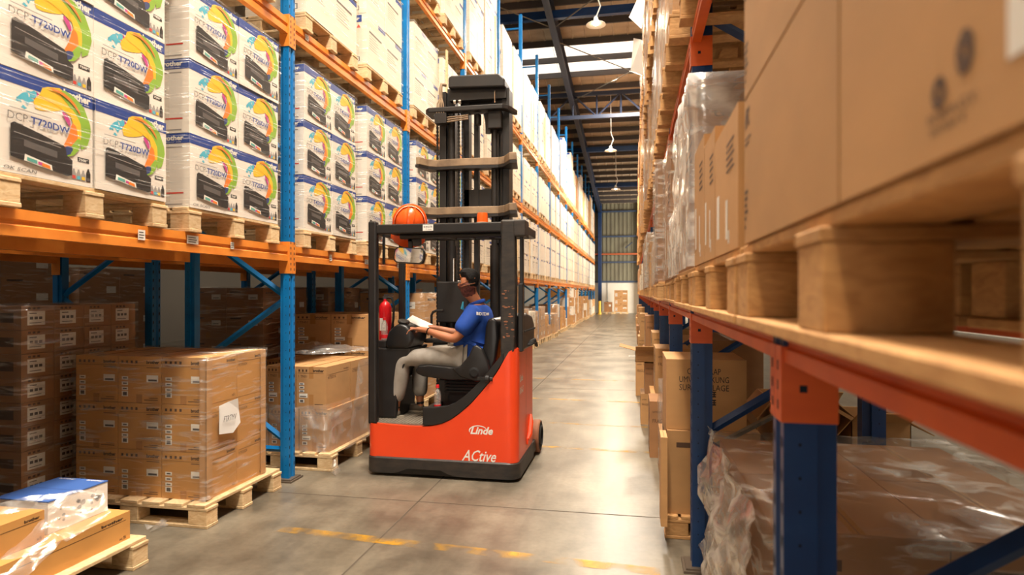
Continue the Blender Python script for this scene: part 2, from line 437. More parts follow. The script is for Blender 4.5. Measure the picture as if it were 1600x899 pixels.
# far wall: rendered plinth below, ribbed sheet above, girts and a pipe across it
mb = MB(); mb.box(XW0, XW1, YW1, YW1 + .3, 0, 2.5)
wall_far = struct('wall_far', mb, ['wall_w'])
def ribbed(x0, x1, z0, z1, y, pitch=.32, dep=.04):
    b = MB(); pr = []
    x = x0
    while x < x1:
        pr += [(x, y), (x + pitch * .30, y), (x + pitch * .36, y - dep), (x + pitch * .64, y - dep), (x + pitch * .70, y)]
        x += pitch
    pr.append((x, y))
    n = len(pr)
    b.add([(p[0], p[1], z0) for p in pr] + [(p[0], p[1], z1) for p in pr], [(i, i + 1, n + i + 1, n + i) for i in range(n - 1)])
    return b
ob('ribbed_sheet', ribbed(XW0, XW1, 2.5, 10.5, YW1).mesh('ribbed_sheet', ['clad']), wall_far)
for z in (4.04, 6.08, 8.06):
    b = MB(); b.box(XW0, XW1, YW1 - .22, YW1 - .06, z - .06, z + .06); ob('girt', b.mesh('girt', ['girt']), wall_far)
b = MB(); b.box(XW0, XW1, YW1 - .12, YW1, 2.42, 2.56); ob('capping', b.mesh('capping', ['girt']), wall_far)
b = MB(); b.tube([(XW0, YW1 - .4, 4.68), (XW1, YW1 - .4, 4.66)], .07, 8); ob('pipe', b.mesh('pipe', ['pipe_o'], smooth=True), wall_far)
b = MB(); b.tube([(-.1, YW1 - .3, 5.6), (-.65, YW1 - .3, 5.15)], .05, 6); ob('bracket_arm', b.mesh('bracket_arm', ['roof_steel']), wall_far)
b = MB(); b.tube([(-2.05, YW1 - .05, 2.4), (-2.05, YW1 - .05, .9)], .02, 6); b.box(-2.13, -1.97, YW1 - .1, YW1, .7, .92); ob('conduit', b.mesh('conduit', ['purlin']), wall_far)
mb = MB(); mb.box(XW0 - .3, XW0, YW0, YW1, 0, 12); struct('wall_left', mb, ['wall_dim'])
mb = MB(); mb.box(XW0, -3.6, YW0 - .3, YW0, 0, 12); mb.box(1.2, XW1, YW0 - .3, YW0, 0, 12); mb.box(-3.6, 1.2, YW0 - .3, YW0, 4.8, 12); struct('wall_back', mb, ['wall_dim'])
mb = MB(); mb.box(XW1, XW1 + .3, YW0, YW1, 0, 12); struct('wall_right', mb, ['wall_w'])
def ibeam(b, p0, p1, depth, width, up=Vector((0, 0, 1)), tf=.03, m=0):
    p0, p1 = Vector(p0), Vector(p1); t = (p1 - p0).normalized(); sd = t.cross(up).normalized(); u2 = sd.cross(t).normalized()
    def slab(h0, h1, w_):
        c = []
        for p in (p0, p1):
            for a, h in ((-w_, h0), (w_, h0), (w_, h1), (-w_, h1)): c.append(p + sd * a + u2 * h)
        b.add(c, [(0, 1, 2, 3), (7, 6, 5, 4), (0, 4, 5, 1), (1, 5, 6, 2), (2, 6, 7, 3), (3, 7, 4, 0)], m)
    slab(-depth / 2, -depth / 2 + tf, width / 2); slab(depth / 2 - tf, depth / 2, width / 2); slab(-depth / 2, depth / 2, .012)

for x in (-2.62, .68):
    b = MB(); ibeam(b, (x, YW1 - .35, 0), (x, YW1 - .35, 8.7), .42, .26, up=Vector((0, 1, 0)))
    tag(ob('column', b.mesh('column', ['steel_navy_and_shaded'])), kind='structure')

# roof: two slopes of ribbed sheet with translucent bands, purlins, rafters, a lattice girder
ceil_b = MB()
def roof_slab(b, y0, y1, m=0, thick=.05):
    b.add([(XW0, y0, roof_z(y0)), (XW1, y0, roof_z(y0)), (XW1, y1, roof_z(y1)), (XW0, y1, roof_z(y1)),
           (XW0, y0, roof_z(y0) + thick), (XW1, y0, roof_z(y0) + thick), (XW1, y1, roof_z(y1) + thick), (XW0, y1, roof_z(y1) + thick)],
          [(0, 3, 2, 1), (4, 5, 6, 7), (0, 1, 5, 4), (1, 2, 6, 5), (2, 3, 7, 6), (3, 0, 4, 7)], m)
cuts = [YW0]
for a, c in SKY_BANDS: cuts += [a, c]
cuts += [YW1]
for i in range(0, len(cuts), 2):
    a, c = cuts[i], cuts[i + 1]
    if a < 10 < c: roof_slab(ceil_b, a, 10); roof_slab(ceil_b, 10, c)
    else: roof_slab(ceil_b, a, c)
ceiling = struct('ceiling', ceil_b, ['roof_sheet'])
# sheet ribs (raised seams running down the slope)
rib_me = None
for a, c in [(cuts[i], cuts[i + 1]) for i in range(0, len(cuts), 2)]:
    if a < 10: continue
    b = MB()
    for k in range(18):
        x = -6.2 + k * .5
        b.add([(x - .02, a, roof_z(a) - .035), (x + .02, a, roof_z(a) - .035), (x + .02, c, roof_z(c) - .035), (x - .02, c, roof_z(c) - .035),
               (x - .04, a, roof_z(a) + .01), (x + .04, a, roof_z(a) + .01), (x + .04, c, roof_z(c) + .01), (x - .04, c, roof_z(c) + .01)],
              [(0, 3, 2, 1), (0, 1, 5, 4), (2, 3, 7, 6), (3, 0, 4, 7), (1, 2, 6, 5)])
    tag(ob('sheet_rib', b.mesh('sheet_rib', ['roof_sheet']), ceiling), kind='stuff')
for a, c in SKY_BANDS:
    for k in range(7):
        b = MB(); x0 = XW0 + k * 4.0
        b.add([(x0, a, roof_z(a)), (x0 + 3.98, a, roof_z(a)), (x0 + 3.98, c, roof_z(c)), (x0, c, roof_z(c)),
               (x0, a, roof_z(a) + .02), (x0 + 3.98, a, roof_z(a) + .02), (x0 + 3.98, c, roof_z(c) + .02), (x0, c, roof_z(c) + .02)],
              [(0, 3, 2, 1), (4, 5, 6, 7), (0, 1, 5, 4), (1, 2, 6, 5), (2, 3, 7, 6), (3, 0, 4, 7)])
        ob('skylight_pane', b.mesh('skylight_pane', ['skylight']), ceiling)
pur = MB(); pur.box(XW0, XW1, -.035, .035, -.24, -.02); pur_me = pur.mesh('purlin', ['purlin'])
y = 13.2
while y < 49.8:
    ob('purlin', pur_me, ceiling, (0, y, roof_z(y))); y += 1.38
for y in (-9, -5, -1, 3, 7):
    ob('purlin', pur_me, ceiling, (0, y, roof_z(y)))
for x in (-2.62, 3.6, -8.8):
    b = MB(); ibeam(b, (x, 10, roof_z(10) - .52), (x, 49.9, roof_z(49.9) - .52), .56, .22); ob('rafter', b.mesh('rafter', ['roof_steel']), ceiling)
    b = MB(); ibeam(b, (x, -11.9, roof_z(-11.9) - .52), (x, 10, roof_z(10) - .52), .56, .22); ob('rafter', b.mesh('rafter', ['roof_steel']), ceiling)
yt = 27.2; zt = roof_z(yt) - .34; zb = zt - 1.0
for z in (zt, zb):
    b = MB(); b.box(-8.8, 3.6, yt - .07, yt + .07, z - .08, z + .08); ob('girder_chord', b.mesh('girder_chord', ['roof_steel']), ceiling)
n = 12
for i in range(n):
    x = -8.8 + 12.4 * i / n; x2 = -8.8 + 12.4 * (i + 1) / n
    b = MB(); b.tube([(x, yt, zb), (x, yt, zt)], .04, 4); ob('girder_web', b.mesh('girder_web', ['roof_steel']), ceiling)
    b = MB(); b.tube([(x, yt, zb if i % 2 else zt), (x2, yt, zt if i % 2 else zb)], .04, 4); ob('girder_web', b.mesh('girder_web', ['roof_steel']), ceiling)
for yb in (20.2, 34.6, 42.5):
    b = MB(); b.box(-8.8, 3.6, yb - .09, yb + .09, roof_z(yb) - .62, roof_z(yb) - .36); ob('tie_beam', b.mesh('tie_beam', ['steel_navy_and_shaded']), ceiling)
for p0, p1 in (((-5.0, 18.0, 10.55), (-2.6, 20.5, 10.35)), ((-2.6, 20.5, 10.35), (1.0, 17.0, 10.9)), ((-2.6, 21.5, 10.3), (1.2, 25.5, 9.9)), ((-2.6, 27.0, 9.9), (1.6, 22.5, 10.2))):
    b = MB(); b.tube([p0, p1], .02, 5); ob('tie_rod', b.mesh('tie_rod', ['galv']), ceiling)

# high-bay lamps on cords over the aisle
def pendant(x, y, z, label):
    t = thing('pendant_lamp', label, 'lamp', (x, y, z), 0, 'high-bay lamps over the aisle')
    b = MB(); b.tube([(0, 0, .2), (.12, 0, .5), (.02, 0, .8), (0, 0, roof_z(y) - z - .02)], .018, 6); ob('cord', b.mesh('cord', ['lamp_w']), t)
    b = MB(); b.lathe([(.03, .24), (.06, .2), (.08, .1), (.26, .02), (.27, 0), (.24, .0), (.06, .09)], n=16); ob('shade', b.mesh('shade', ['lamp_w'], smooth=True), t)
    b = MB(); b.lathe([(.001, -.02), (.06, 0), (.07, .04), (.04, .09)], n=12); ob('bulb', b.mesh('bulb', ['bulb'], smooth=True), t)
    d = bpy.data.lights.new('lamp_light', 'AREA'); d.shape = 'DISK'; d.size = .5; d.energy = LAMP_W * (1.7 if y > 20 else 1); d.color = (1.0, .80, .56)
    o = bpy.data.objects.new('lamp_light', d); o.parent = t; o.location = (0, 0, -.05); col.objects.link(o)
LAMP_W = 300
for i, (y, z, lb) in enumerate(((5.6, 9.4, 'white dome lamp hanging over the reach truck near the roof'), (17.0, 8.85, 'white dome lamp on a looped cord before the bright skylight'),
                 (28.0, 7.9, 'white dome lamp hanging just past the lattice girder'), (36.0, 7.5, 'white dome lamp hanging closest to the far ribbed wall'))):
    pendant(-1.0, y, z, lb)
pendant(-1.0, -4.0, 9.0, 'white dome lamp hanging over the aisle behind the viewer')
# ------------------------------------------------------------------ pallet racking
def upright_mesh(zt, mats, slots_to, w=.10, d=.085, sgn=-1):
    """omega-shaped post: front face at x=0 towards the aisle, body towards sgn*x; origin on the floor at the near edge"""
    b = MB(); g = sgn
    pr = [(0, 0), (0, w * .28), (g * -.0, w * .28), (g * .012, w * .36), (g * .012, w * .64), (0, w * .72), (0, w), (g * d * .62, w), (g * d * .62, w * .86), (g * d, w * .86), (g * d, w * .14), (g * d * .62, w * .14), (g * d * .62, 0)]
    pr = [pr[0], pr[1]] + pr[3:]
    if g < 0: pr = pr[::-1] if False else pr
    n = len(pr)
    vs = [(x, y, 0) for x, y in pr] + [(x, y, zt) for x, y in pr]
    fs = [(i, (i + 1) % n, n + (i + 1) % n, n + i) for i in range(n)] + [tuple(range(n, 2 * n))]
    if g > 0: fs = [f[::-1] for f in fs]
    b.add(vs, fs, 0)
    z = .12
    while z < slots_to:
        for yc in (w * .14, w * .86):
            xo = -g * .0008
            q = [(xo, yc - .006, z), (xo, yc + .006, z + .008), (xo, yc + .006, z + .034), (xo, yc - .006, z + .026)]
            b.poly(q if g < 0 else q[::-1], 1)
        for xc in (d * .30,):
            b.poly([(g * xc - .003, -.0008, z + .012), (g * xc + .003, -.0008, z + .012), (g * xc + .003, -.0008, z + .019), (g * xc - .003, -.0008, z + .019)], 1)
        z += .075
    me = b.mesh('upright', mats, weld=False)
    bm = bmesh.new(); bm.from_mesh(me); bm.to_mesh(me); bm.free()
    return me

def beam_mesh(L, g, mats, h=.13, d=.05):
    """stepped box beam along +y from 0 to L; top at z=0"""
    b = MB()
    pr = [(0, 0), (g * d, 0), (g * d, -h), (0, -h), (0, -h * .62), (g * .010, -h * .56), (g * .010, -h * .44), (0, -h * .38)]
    n = len(pr); vs = [(x, .0, z) for x, z in pr] + [(x, L, z) for x, z in pr]
    b.add(vs, [(i, (i + 1) % n, n + (i + 1) % n, n + i) for i in range(n)] + [tuple(range(n))[::-1], tuple(range(n, 2 * n))], 0)
    return b.mesh('beam', mats, weld=True)

def connector_mesh(g, mats, hh, w=.10, near=True, d=.085, zt=.035):
    """end plate hooked into the post: a perforated front strip and a side plate"""
    b = MB(); t = .005
    y0, y1 = (0, w * .48) if near else (w * .52, w)
    b.box(-g * .0012, -g * (t + .0012), y0, y1, zt - hh, zt)
    if near: b.box(-g * (t + .0012), g * d * .98, -t - .001, -.001, zt - hh, zt)
    z = zt - hh + .025
    while z < zt - .015:
        for yy in ((y0 + y1) / 2,):
            q = [(-g * (t + .002), yy - .006, z), (-g * (t + .002), yy + .006, z), (-g * (t + .002), yy + .006, z + .022), (-g * (t + .002), yy - .006, z + .022)]
            b.poly(q if g < 0 else q[::-1], 1)
        z += .045
    if near:
        b.poly([(g * d * .35 - .008, -t - .0018, zt - hh * .6), (g * d * .35 + .008, -t - .0018, zt - hh * .6), (g * d * .35 + .008, -t - .0018, zt - hh * .6 + .016), (g * d * .35 - .008, -t - .0018, zt - hh * .6 + .016)], 1)
    return b.mesh('connector', mats)

def build_rack(label, x_front, g, depth, ys, levels, ztop, paint, beam_paint, conn_h, loads_up=9.0, detail_y=13, brace_lv=None, slots=4.3, w=.10, d=.085, bh=.13, bo_=.004, czt=.035, lo=.32, s0=0):
    """g: -1 the rack goes to -x behind its front, +1 to +x"""
    t = thing('pallet_rack', label, 'rack', (x_front, ys[0], 0))
    fine = upright_mesh(ztop, [paint, 'slot'], slots, w, d, g); coarse = upright_mesh(ztop, [paint, 'slot'], 0, w, d, g)
    rear = upright_mesh(ztop, [paint, 'slot'], 2.1, w, d, -g)
    pl = MB(); pl.box(-g * .05, g * .14, -.05, w + .05, 0, .014); pl.box(-g * .035, g * .12, -.035, w + .035, .014, .024); pl_me = pl.mesh('base_plate', ['plate'])
    pl2 = MB(); pl2.box(-g * .14, g * .05, -.05, w + .05, 0, .014); pl2_me = pl2.mesh('base_plate', ['plate'])
    xr = g * depth
    bz = []
    zz = .27; k = 0
    br = MB(); br.tube([(g * .04, .05, 0), (xr - g * .04, .05, .62)], .02, 4, sq=1.4); up_me = br.mesh('brace', [paint])
    br = MB(); br.tube([(g * .04, .05, .62), (xr - g * .04, .05, 0)], .02, 4, sq=1.4); dn_me = br.mesh('brace', [paint])
    br = MB(); br.tube([(g * .04, .05, 0), (xr - g * .04, .05, 0)], .018, 4, sq=1.4); hz_me = br.mesh('brace', [paint])
    for i, y in enumerate(ys):
        dy = y - ys[0]
        u = ob('upright', fine if y < detail_y else coarse, t, (0, dy, 0)); ob('base_plate', pl_me, u)
        if y < detail_y + 12:
            u = ob('upright', rear, t, (xr, dy, 0)); ob('base_plate', pl2_me, u)
        top = 3.2 if y < 14 else 2.0
        ob('brace', hz_me, t, (0, dy, .26))
        z = lo; s_ = s0
        while z < top:
            ob('brace', up_me if s_ == 0 else dn_me, t, (0, dy, z)); z += .62; s_ = 1 - s_
        if y > 13:      # the ladder of the frame shows again above the loads
            ob('brace', hz_me, t, (0, dy, ztop - .35)); ob('brace', up_me, t, (0, dy, ztop - 1.1))
    cn = connector_mesh(g, [beam_paint, 'slot'], conn_h, w, True, d, czt); cf = connector_mesh(g, [beam_paint, 'slot'], conn_h, w, False, d, czt)
    cache = {}
    for i in range(len(ys) - 1):
        L = ys[i + 1] - ys[i] - w
        key = round(L, 3)
        if key not in cache: cache[key] = (beam_mesh(L, g, [beam_paint], bh), beam_mesh(L, -g, [beam_paint], bh))
        for z in levels:
            bo = ob('beam', cache[key][0], t, (g * bo_, ys[i] + w - ys[0], z))
            ob('connector', cn, bo, (-g * bo_, L, 0)); ob('connector', cf, bo, (-g * bo_, -w, 0))
            if ys[i] < 30:
                bo = ob('beam', cache[key][1], t, (xr - g * .004, ys[i] + w - ys[0], z))
    return t

XL = -2.87
YL = [4.83 + 2.81 * k for k in range(-2, 16)]
LV = [2.0, 3.93, 5.72]
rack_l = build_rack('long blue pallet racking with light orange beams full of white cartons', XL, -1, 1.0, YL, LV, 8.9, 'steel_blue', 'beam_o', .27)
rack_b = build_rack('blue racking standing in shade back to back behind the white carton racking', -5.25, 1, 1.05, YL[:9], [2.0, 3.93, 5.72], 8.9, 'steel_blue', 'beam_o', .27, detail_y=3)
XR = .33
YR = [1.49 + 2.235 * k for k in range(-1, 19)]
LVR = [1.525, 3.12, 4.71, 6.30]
rack_r = build_rack('blue pallet racking with red-orange beams of brown cartons close to the viewer', XR, 1, 1.02, YR, LVR, 7.9, 'steel_navy_and_shaded', 'beam_r', .17, w=.105, d=.115, bh=.08, bo_=.0, czt=-.045, lo=.14, s0=1)
# a bare galvanised stay leans across the second right-hand frame
b = MB(); b.box(-.01, .01, -.03, .03, 0, .95)
bo = ob('stay', b.mesh('stay', ['galv']), rack_r, (.12, 4.05 - YR[0], .62)); bo.rotation_euler = (.1, math.radians(58), 0)
# inspection stickers on the near beams
def sticker(y, z, w_, h_, dx=.0):
    b = MB(); F = Face((0, 0, 0), (0, 1, 0), (0, 0, 1)); b.fq(F, 0, 0, w_, h_, 0, 1)
    for k in range(3): b.fq(F, w_ * .12, h_ * (.18 + .26 * k), w_ * (.75 + .1 * (k % 2)), h_ * (.28 + .26 * k), 1, 2)
    ob('barcode_sticker', b.mesh('barcode_sticker', ['label', 'mid_grey']), rack_l, (.0012, y - YL[0], z))
for y, z, w_, h_ in ((3.19, 1.915, .055, .06), (3.60, 1.925, .11, .055), (4.05, 1.92, .04, .05), (5.55, 1.91, .05, .06), (6.35, 1.915, .12, .05), (7.3, 1.91, .06, .06), (5.1, 3.86, .06, .05)):
    sticker(y, z, w_, h_)
# ------------------------------------------------------------------ pallets
_pc = {}
def bmesh_box(key, dx, dy, dz, m, name):
    k = (key, round(dx, 3), round(dy, 3), round(dz, 3))
    if k not in _pc:
        b = MB(); b.box(-dx / 2, dx / 2, -dy / 2, dy / 2, 0, dz); _pc[k] = b.mesh(name, [m], bevel=.003, bseg=1)
    return _pc[k]
def pallet(x0, x1, y0, y1, z, label, group, h=.16, parts=True, m='wood', deck=7, bw=.12, rz=0.0, skid=False):
    """boards run along y on three bearers along x over nine blocks"""
    cx, cy = (x0 + x1) / 2, (y0 + y1) / 2; L, W = x1 - x0, y1 - y0
    dt = .022 if h < .2 else .036; bt = dt; kh = h - 2 * dt - .02
    spec = []
    pitch = L / deck
    for i in range(deck):
        spec.append(('deck_board', pitch * .80, W, dt, -L / 2 + pitch * (i + .5), 0, h - dt))
    bw_x = bw * 1.2
    for j in (-1, 0, 1):
        yy = j * (W / 2 - bw / 2)
        spec.append(('bearer', L, bw, .02, 0, yy, h - dt - .02))
        if skid: spec.append(('bottom_board', bw_x * 1.1, W, bt, j * (L / 2 - bw_x * .55), 0, 0))
        else: spec.append(('bottom_board', L, bw, bt, 0, yy, 0))
        for i in (-1, 0, 1):
            spec.append(('block', bw_x, bw * .96, kh, i * (L / 2 - bw_x / 2 - .004), yy, bt))
    if parts:
        t = thing('pallet', label, 'pallet', (cx, cy, z + (.002 if z > .5 else 0)), rz, group)
        for nm, a, b_, c, px, py, pz in spec:
            ob(nm, bmesh_box(nm + m, a, b_, c, m, nm), t, (px, py, pz))
        return t
    k = ('p', round(L, 3), round(W, 3), round(h, 3), m, deck, skid)
    if k not in _pc:
        b = MB()
        for nm, a, b_, c, px, py, pz in spec: b.box(px - a / 2, px + a / 2, py - b_ / 2, py + b_ / 2, pz, pz + c)
        _pc[k] = b.mesh('pallet', [m])
    o = ob('pallet', _pc[k], None, (cx, cy, z + (.002 if z > .5 else 0)), (0, 0, rz))
    return tag(o, label, 'pallet', group)

# ------------------------------------------------------------------ stretch film
def wrap(x0, x1, y0, y1, z0, z1, label, m='film', n=9, amp=.008, top=True, group=None, seed=0, off=.012, sag=0.0):
    b = MB(); cx, cy = (x0 + x1) / 2, (y0 + y1) / 2
    x0 -= off; x1 += off; y0 -= off; y1 += off; z1 += off
    ring = []
    for i in range(n): ring.append((x0 + (x1 - x0) * i / n, y0))
    for i in range(n): ring.append((x1, y0 + (y1 - y0) * i / n))
    for i in range(n): ring.append((x1 - (x1 - x0) * i / n, y1))
    for i in range(n): ring.append((x0, y1 - (y1 - y0) * i / n))
    nz = max(4, int((z1 - z0) / (x1 - x0) * n)); N = len(ring)
    for k in range(nz + 1):
        zz = z0 + (z1 - z0) * k / nz
        for j, (x, y) in enumerate(ring):
            q = abs(noise.noise(Vector((x * 7 + seed, y * 7, zz * 9)))) * amp * 2
            q += abs(noise.noise(Vector((x * 23, y * 23 + seed, zz * 4)))) * amp
            if k == 0 or k == nz: q += abs(noise.noise(Vector((x * 11, y * 11, seed)))) * sag
            dx = -1 if x == x0 else 1 if x == x1 else 0; dy = -1 if y == y0 else 1 if y == y1 else 0
            b.v.append((x + dx * q - cx, y + dy * q - cy, zz - z0 + (abs(noise.noise(Vector((x * 5, y * 5, seed)))) * (-sag if k == 0 else 0))))
    for k in range(nz):
        for j in range(N):
            j2 = (j + 1) % N; b.f.append((k * N + j, k * N + j2, (k + 1) * N + j2, (k + 1) * N + j)); b.m.append(0)
    if top: b.f.append(tuple(nz * N + j for j in range(N))); b.m.append(0)
    o = ob('stretch_wrap', b.mesh('stretch_wrap', [m], smooth=False), None, (cx, cy, z0))
    for p in o.data.polygons: p.use_smooth = True
    return tag(o, label, 'stretch wrap', group)

# ------------------------------------------------------------------ printed white printer cartons
PM = ['white', 'blue_print', 'label', 'black_print', 'grey_print', 'yellow', 'green', 'cyan', 'magenta', 'orange_p', 'red_p', 'teal', 'mid_grey', 'navy']
WH, BL, LB, BK, GR, YE, GN, CY, MG, OG, RD, TL, MGY, NV = range(14)
CW, CH, CD = .515, .490, .46
def splash(b, F, w, h, det=True):
    cx, cy = .55 * w, .60 * h
    n = 10 if det else 5
    if det:
        for (u, v, r, m) in ((.27, .80, .055, CY), (.20, .76, .022, CY), (.34, .86, .04, CY), (.42, .84, .05, MG), (.50, .88, .035, MG), (.25, .70, .018, CY), (.66, .86, .02, CY), (.80, .83, .025, CY)):
            pts = []
            for k in range(9):
                a = 2 * math.pi * k / 9; rr = r * (1 + .45 * math.sin(k * 2.6 + u * 30))
                pts.append(((u + rr * math.cos(a) * 1.3) * w, (v + rr * math.sin(a)) * h))
            b.fp(F, pts, m, 1)
    b.farc(F, cx, cy, .13 * w, .30 * w, 150, 60, YE, 2, n)
    b.farc(F, cx, cy, .20 * w, .38 * w, 120, 20, YE, 3, n)
    b.farc(F, cx + .01 * w, cy, .27 * w, .42 * w, 85, -30, GN, 4, n)
    b.farc(F, cx, cy, .22 * w, .31 * w, 55, -42, YE, 5, n)
    b.farc(F, cx, cy, .17 * w, .27 * w, 20, -62, OG, 6, n)
    if det:
        b.farc(F, cx, cy, .25 * w, .33 * w, -12, -66, GN, 7, n)
        b.farc(F, cx, cy, .22 * w, .30 * w, -40, -74, NV, 8, n)
        b.farc(F, cx, cy, .33 * w, .36 * w, 100, 30, OG, 8, n)
        b.farc(F, cx, cy, .15 * w, .20 * w, 60, 10, MG, 7, n)
def printer_front(b, F, w, h, model, det=True, scan=False):
    b.fq(F, 0, .865 * h, w, h, BL, 1)
    splash(b, F, w, h * .95, det)
    if det:
        b.ftext(F, 'brother', .66 * w, .90 * h, .97 * w, .985 * h, LB, 2, bold=.045)
        b.ftext(F, 'at your side', .77 * w, .873 * h, .955 * w, .895 * h, LB, 2)
        b.ftext(F, 'DCP-', .09 * w, .515 * h, .31 * w, .592 * h, MGY, 9, bold=-.012)
        b.ftext(F, model, .31 * w, .515 * h, .72 * w, .592 * h, BL, 9, bold=.02)
        b.fq(F, .10 * w, .625 * h, .52 * w, .634 * h, GR, 9)
        for k in range(4): b.fq(F, (.2 + .1 * k) * w, .478 * h, (.235 + .1 * k) * w, .490 * h, GR, 9)
    # printer
    b.fp(F, [(.115 * w, .16 * h), (.16 * w, .15 * h), (.70 * w, .075 * h), (.745 * w, .09 * h), (.75 * w, .25 * h), (.685 * w, .29 * h), (.675 * w, .36 * h), (.65 * w, .385 * h), (.35 * w, .455 * h), (.15 * w, .495 * h), (.115 * w, .47 * h)], BK, 10)
    if det:
        b.fp(F, [(.24 * w, .28 * h), (.58 * w, .235 * h), (.58 * w, .305 * h), (.24 * w, .345 * h)], MGY, 11)
        b.fp(F, [(.145 * w, .395 * h), (.62 * w, .35 * h), (.62 * w, .357 * h), (.145 * w, .402 * h)], GR, 11)
        b.fp(F, [(.24 * w, .14 * h), (.53 * w, .095 * h), (.52 * w, .15 * h), (.25 * w, .205 * h)], LB, 12)
        b.fp(F, [(.27 * w, .145 * h), (.37 * w, .13 * h), (.37 * w, .165 * h), (.27 * w, .18 * h)], TL, 13)
        b.fp(F, [(.42 * w, .12 * h), (.51 * w, .105 * h), (.50 * w, .14 * h), (.42 * w, .155 * h)], OG, 13)
        b.fp(F, [(.38 * w, .13 * h), (.42 * w, .125 * h), (.42 * w, .155 * h), (.38 * w, .16 * h)], MG, 13)
        b.fq(F, .82 * w, .255 * h, .955 * w, .305 * h, BK, 1)
        b.ftext(F, '7500*', .833 * w, .267 * h, .94 * w, .295 * h, LB, 2, bold=.03)
        for k, (c, m) in enumerate(((.775, GR), (.83, GR), (.885, GR), (.945, BK))):
            hh = .20 if k == 3 else .17
            b.fp(F, [((c - .026) * w, .055 * h), ((c + .026) * w, .055 * h), ((c + .026) * w, (hh - .05) * h), ((c + .012) * w, (hh - .02) * h), ((c + .010) * w, hh * h), ((c - .010) * w, hh * h), ((c - .012) * w, (hh - .02) * h), ((c - .026) * w, (hh - .05) * h)], m, 2)
            b.fq(F, (c - .018) * w, .065 * h, (c + .018) * w, .10 * h, (RD, CY, YE, MGY)[k], 3)
        if scan: b.ftext(F, 'OK SCAN', .06 * w, .03 * h, .38 * w, .065 * h, MGY, 3, shear=.2)
def printer_side(b, F, w, h, det=True):
    b.fq(F, 0, .865 * h, w, h, BL, 1)
    if not det: return
    b.ftext(F, 'brother', .52 * w, .905 * h, .90 * w, .975 * h, LB, 2, bold=.035)
    b.ftext(F, 'at your side', .60 * w, .872 * h, .86 * w, .895 * h, LB, 2)
    b.fq(F, .55 * w, .81 * h, .88 * w, .825 * h, GR, 1)
    b.fp(F, [(.42 * w, .68 * h), (.54 * w, .68 * h), (.48 * w, .75 * h)], RD, 1); b.fp(F, [(.445 * w, .69 * h), (.515 * w, .69 * h), (.48 * w, .733 * h)], LB, 2)
    b.fq(F, .30 * w, .68 * h, .38 * w, .74 * h, GR, 1)
    for k in range(5): b.fq(F, .34 * w, (.50 + .022 * k) * h, (.60 + .03 * (k % 2)) * w, (.507 + .022 * k) * h, GR, 1)
    b.fq(F, .30 * w, .34 * h, .48 * w, .36 * h, MGY, 1); b.fq(F, .62 * w, .185 * h, .90 * w, .205 * h, RD, 1)
    b.fq(F, .30 * w, .12 * h, .40 * w, .21 * h, MGY, 1); b.fq(F, .312 * w, .13 * h, .388 * w, .20 * h, LB, 2); b.fq(F, .5 * w, .035 * h, .88 * w, .05 * h, GR, 1)
def printer_mesh(model, det=True, scan=False):
    b = MB(); w, h, d = CW, CH, CD
    h -= .004
    b.box(-d, 0, -w / 2, w / 2, 0, h, WH)
    printer_front(b, Face((0, -w / 2, 0), (0, 1, 0), (0, 0, 1)), w, h, model, det, scan)
    printer_side(b, Face((-d, -w / 2, 0), (1, 0, 0), (0, 0, 1)), d, h, det)
    T = Face((-d, -w / 2, h), (1, 0, 0), (0, 1, 0)); b.fq(T, d * .48, 0, d * .52, w, GR, 1)
    return b.mesh('printer_carton', PM)
PC = {'720': printer_mesh('T720DW'), '720s': printer_mesh('T720DW', True, True), '420': printer_mesh('T420W'), 'far': printer_mesh('', False)}
# taller plain white cartons of the upper levels: label on the near end, faint print to the aisle
UW, UH, UD = .515, .555, .60
def upper_mesh(det=True, w=UW, h=UH - .003, d=UD):
    b = MB()
    b.box(-d, 0, -w / 2, w / 2, 0, h, 0)
    S = Face((-d, -w / 2, 0), (1, 0, 0), (0, 0, 1)); A = Face((0, -w / 2, 0), (0, 1, 0), (0, 0, 1))
    b.fq(S, .25 * d, .83 * h, .90 * d, .97 * h, BL, 1)
    if det:
        b.ftext(S, 'brother', .50 * d, .865 * h, .86 * d, .935 * h, LB, 2, bold=.04)
        for k in range(4): b.fq(S, .40 * d, (.70 + .03 * k) * h, .70 * d, (.708 + .03 * k) * h, GR, 1)
        b.fp(S, [(.80 * d, .72 * h), (.88 * d, .72 * h), (.84 * d, .79 * h)], RD, 1)
        b.fq(S, .72 * d, .06 * h, .86 * d, .15 * h, MGY, 1); b.fq(S, .735 * d, .07 * h, .845 * d, .14 * h, LB, 2)
        for k in range(6): b.fq(A, .12 * w, (.60 - .05 * k) * h, (.5 + .08 * (k % 3)) * w, (.612 - .05 * k) * h, GR, 1)
        b.fq(A, .12 * w, .66 * h, .78 * w, .70 * h, MGY, 1)
    b.fq(A, .60 * w, .90 * h, w, .985 * h, BL, 1)
    return b.mesh('white_carton', ['cream'] + PM[1:])
PC['up'] = upper_mesh(); PC['upfar'] = upper_mesh(False); PC['up4'] = upper_mesh(True, CW, CH - .004, CD); PC['upl'] = upper_mesh(False, CW, CH - .004, CD)

